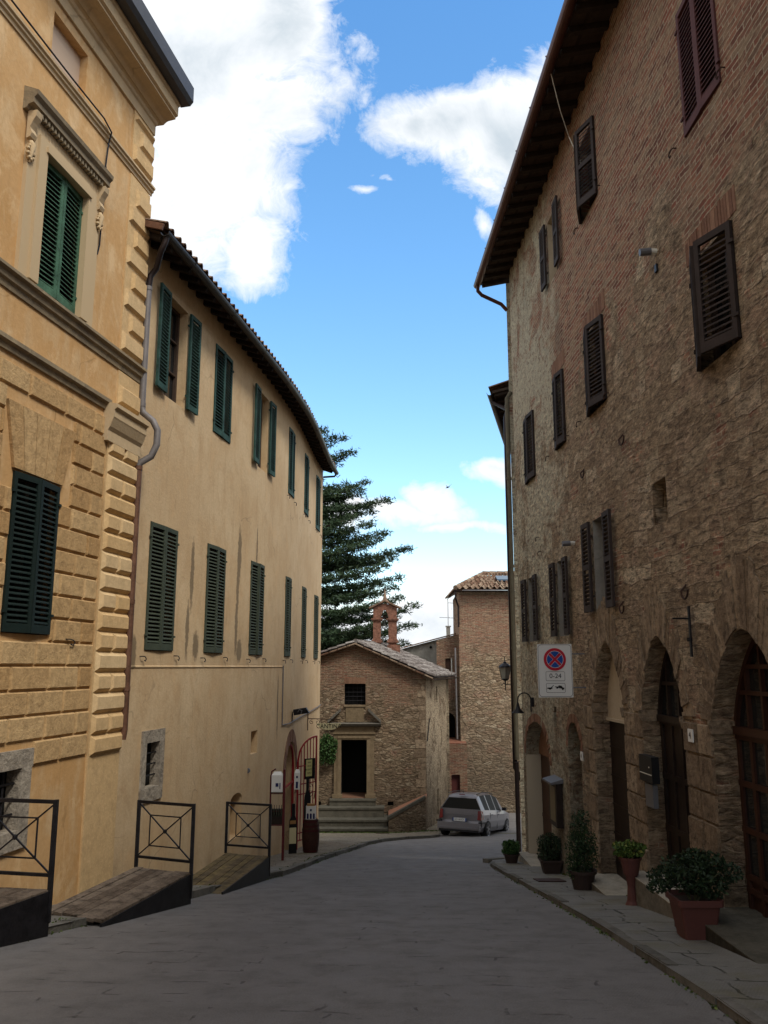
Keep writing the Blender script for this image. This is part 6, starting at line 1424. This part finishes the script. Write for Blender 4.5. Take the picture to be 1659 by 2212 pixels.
    mb = MB(); mb.box((0, -.47, 1.475), (.22, .04, .025)); lb(mb, 'brake_light', 'taillight'); mb = MB(); mb.tube([(0, -.3, 1.52), (0, -.36, 1.66)], .006, 4); lb(mb, 'aerial', 'black')
    mb = MB(); mb.box((0, -.715, .78), (1.1, .02, .025)); lb(mb, 'tailgate_strip', 'rim')
    return c
build_car()
# ==================================================================== POTTED PLANTS
def round_pot(x, y, z, r, h, mat, rnd_=True):
    pass
def potted(label, x, y, r, h, pmat, rad, n, size, lmat, square=False, dz=0., blobs=None, stand=0., cat='potted plant', rim=True, tilt=0):
    z = G(y) + .06 + dz; t_ = thing('potted_plant', label, cat, (x, y, z), 'potted plants along the stone house')
    mb = MB(); sd_ = 4 if square else 18
    prof = [(r * .72, stand), (r * .98, stand + h * .84)] + ([(r * 1.1, stand + h * .85), (r * 1.12, stand + h), (r * 1.0, stand + h), (r * .95, stand + h * .88)] if rim else [(r, stand + h), (r * .9, stand + h), (r * .9, stand + h * .9)])
    if square:
        rows = [];
        for rr_, hh_ in prof:
            q = []
            for (a, b) in ((1, 1), (-1, 1), (-1, -1), (1, -1)):
                for k in range(3): an = atan2(b, a) + radians(-30 + 30 * k) * 1.; cr = rr_ * .18; q.append((x + a * (rr_ - cr) + cr * cos(an), y + b * (rr_ - cr) + cr * sin(an), z + hh_))
            rows.append(q)
        mb.grid(rows, 0, True); mb.face(list(reversed(rows[0])))
    else: mb.lathe((x, y, z), prof, sd_, cap=False); mb.face([(x + r * .72 * cos(-2 * pi * k / sd_), y + r * .72 * sin(-2 * pi * k / sd_), z + stand) for k in range(sd_)])
    if stand: mb.lathe((x, y, z), [(r * .7, 0), (r * .5, .05), (r * .4, stand * .6), (r * .6, stand)], 14)
    mb.build('pot', pmat, t_)
    mb = MB(); q = r * .92; mb.box((x, y, z + stand + h * .86), (q * (1.9 if square else 1.35), q * (1.9 if square else 1.35), .02)); mb.build('soil', 'soil', t_)
    mb = MB(); cz = z + stand + h + rad[2] * .75
    for b in (blobs or BB): leaves(mb, (x + b[0] * rad[0], y + b[1] * rad[1], cz + b[2] * rad[2]), tuple(q * b[3] for q in rad), int(n * b[3] ** 2), size, 1.)
    mb.build('foliage', lmat, t_)
    mb = MB()
    for k in range(7): a = R_.uniform(0, 2 * pi); mb.tube([(x + .03 * cos(a), y + .03 * sin(a), z + stand + h * .86), (x + rad[0] * .3 * cos(a), y + rad[1] * .3 * sin(a), cz - rad[2] * .3), (x + rad[0] * .7 * cos(a), y + rad[1] * .7 * sin(a), cz + rad[2] * .3)], [.01, .008, .004], 4)
    mb.build('stems', 'stem', t_)
BW = [(0, 0, -.1, .62), (-.62, 0, .0, .42), (-.3, -.2, .45, .5), (.35, .1, .5, .5), (.7, .1, .1, .5), (.3, -.2, -.35, .5), (-.8, -.1, -.35, .3), (.1, .1, .75, .35)]
BT = [(0, 0, -.5, .6), (-.3, 0, -.1, .55), (.25, 0, .1, .55), (-.15, 0, .5, .5), (.15, 0, .75, .35), (-.5, -.1, -.65, .4), (.4, 0, -.3, .5)]
potted('bright green bushy plant in a small dark pot at the house corner', 2.52, 17.35, .15, .18, 'pot_dark', (.21, .2, .15), 900, .05, 'leaf_g')
potted('dark fine-leaved shrub in a square brown planter by the pale door threshold', 2.86, 15.05, .18, .24, 'pot_dark', (.26, .26, .24), 1700, .036, 'leaf_d', square=True)
potted('tall green shrub in a dark round pot, tallest plant along the wall', 2.76, 12.25, .18, .26, 'pot_dark', (.27, .27, .44), 1900, .036, 'leaf_m', blobs=BT)
potted('yellow-green leafy plant in a raised terracotta pot between doorsteps', 2.93, 10.45, .12, .2, 'pot_red', (.22, .2, .10), 600, .05, 'leaf_y', stand=.34)
potted('broad dark shrub in a large square terracotta pot on the right pavement', 2.84, 8.12, .185, .36, 'pot_red', (.40, .30, .22), 2100, .042, 'leaf_d', square=True, blobs=BW)
# weeds and moss where walls and kerbs meet the ground
mb = MB()
for _ in range(2600):
    k = R_.random(); y = R_.uniform(5.5, 30) if k < .6 else R_.uniform(5, 18)
    if R_.random() > .25 + .75 * (sin(y * 2.3) * sin(y * .9 + 1) > 0): continue
    if k < .3: x = lerp_tab(LK, y) + abs(R_.gauss(0, .02)); z = G(y) + .006
    elif k < .6: x = lerp_tab(LK, y) - .14 - abs(R_.gauss(0, .02)); z = G(y) + .08
    elif k < .8: x = lerp_tab(RK, y) - abs(R_.gauss(0, .02)); z = G(y) + .006
    else: x = 3.6 - .038 * y - abs(R_.gauss(0, .03)); z = G(y) + .07
    leaves(mb, (x, y, z), (.03, .04, .01), 1, .035)
mk = mb.build('weeds', 'moss'); mk['kind'] = 'stuff'; tag(mk, 'small weeds and moss in the gaps along kerbs and wall bases', 'weeds')
for (x, y, w_, l_, lb_) in ((2.55, 13.6, .42, .5, 'dark metal cover plate in the right pavement near the tall potted shrub'), (-.05, 32.3, .5, .16, 'narrow dark drain slot in the paving before the chapel parapet')):
    mb = MB(); P = []
    for z in (0, .012):
        for (a, b) in ((-1, -1), (1, -1), (1, 1), (-1, 1)): P.append((x + a * w_ / 2, y + b * l_ / 2, G(y + b * l_ / 2) + .066 + z + (.008 if y > 20 else 0)))
    mb.hexa(P); tag(mb.build('drain_cover', 'rust_iron'), lb_, 'drain cover')
# bird
bd_ = pray(967, 1053); o = Vector((bd_[0] * 60, 60, bd_[1] * 60)); mb = MB()
mb.tube([o + Vector((-.16, 0, -.05)), o, o + Vector((.14, 0, .06))], [.01, .05, .02], 6); mb.face([o + Vector((-.04, 0, 0)), o + Vector((.06, 0, .02)), o + Vector((-.12, .3, .26))]); mb.face([o + Vector((-.04, 0, 0)), o + Vector((.06, 0, .02)), o + Vector((.30, -.25, .22))])
tag(mb.build('bird', 'bird'), 'tiny dark bird flying in the blue sky above the pale clouds', 'bird')
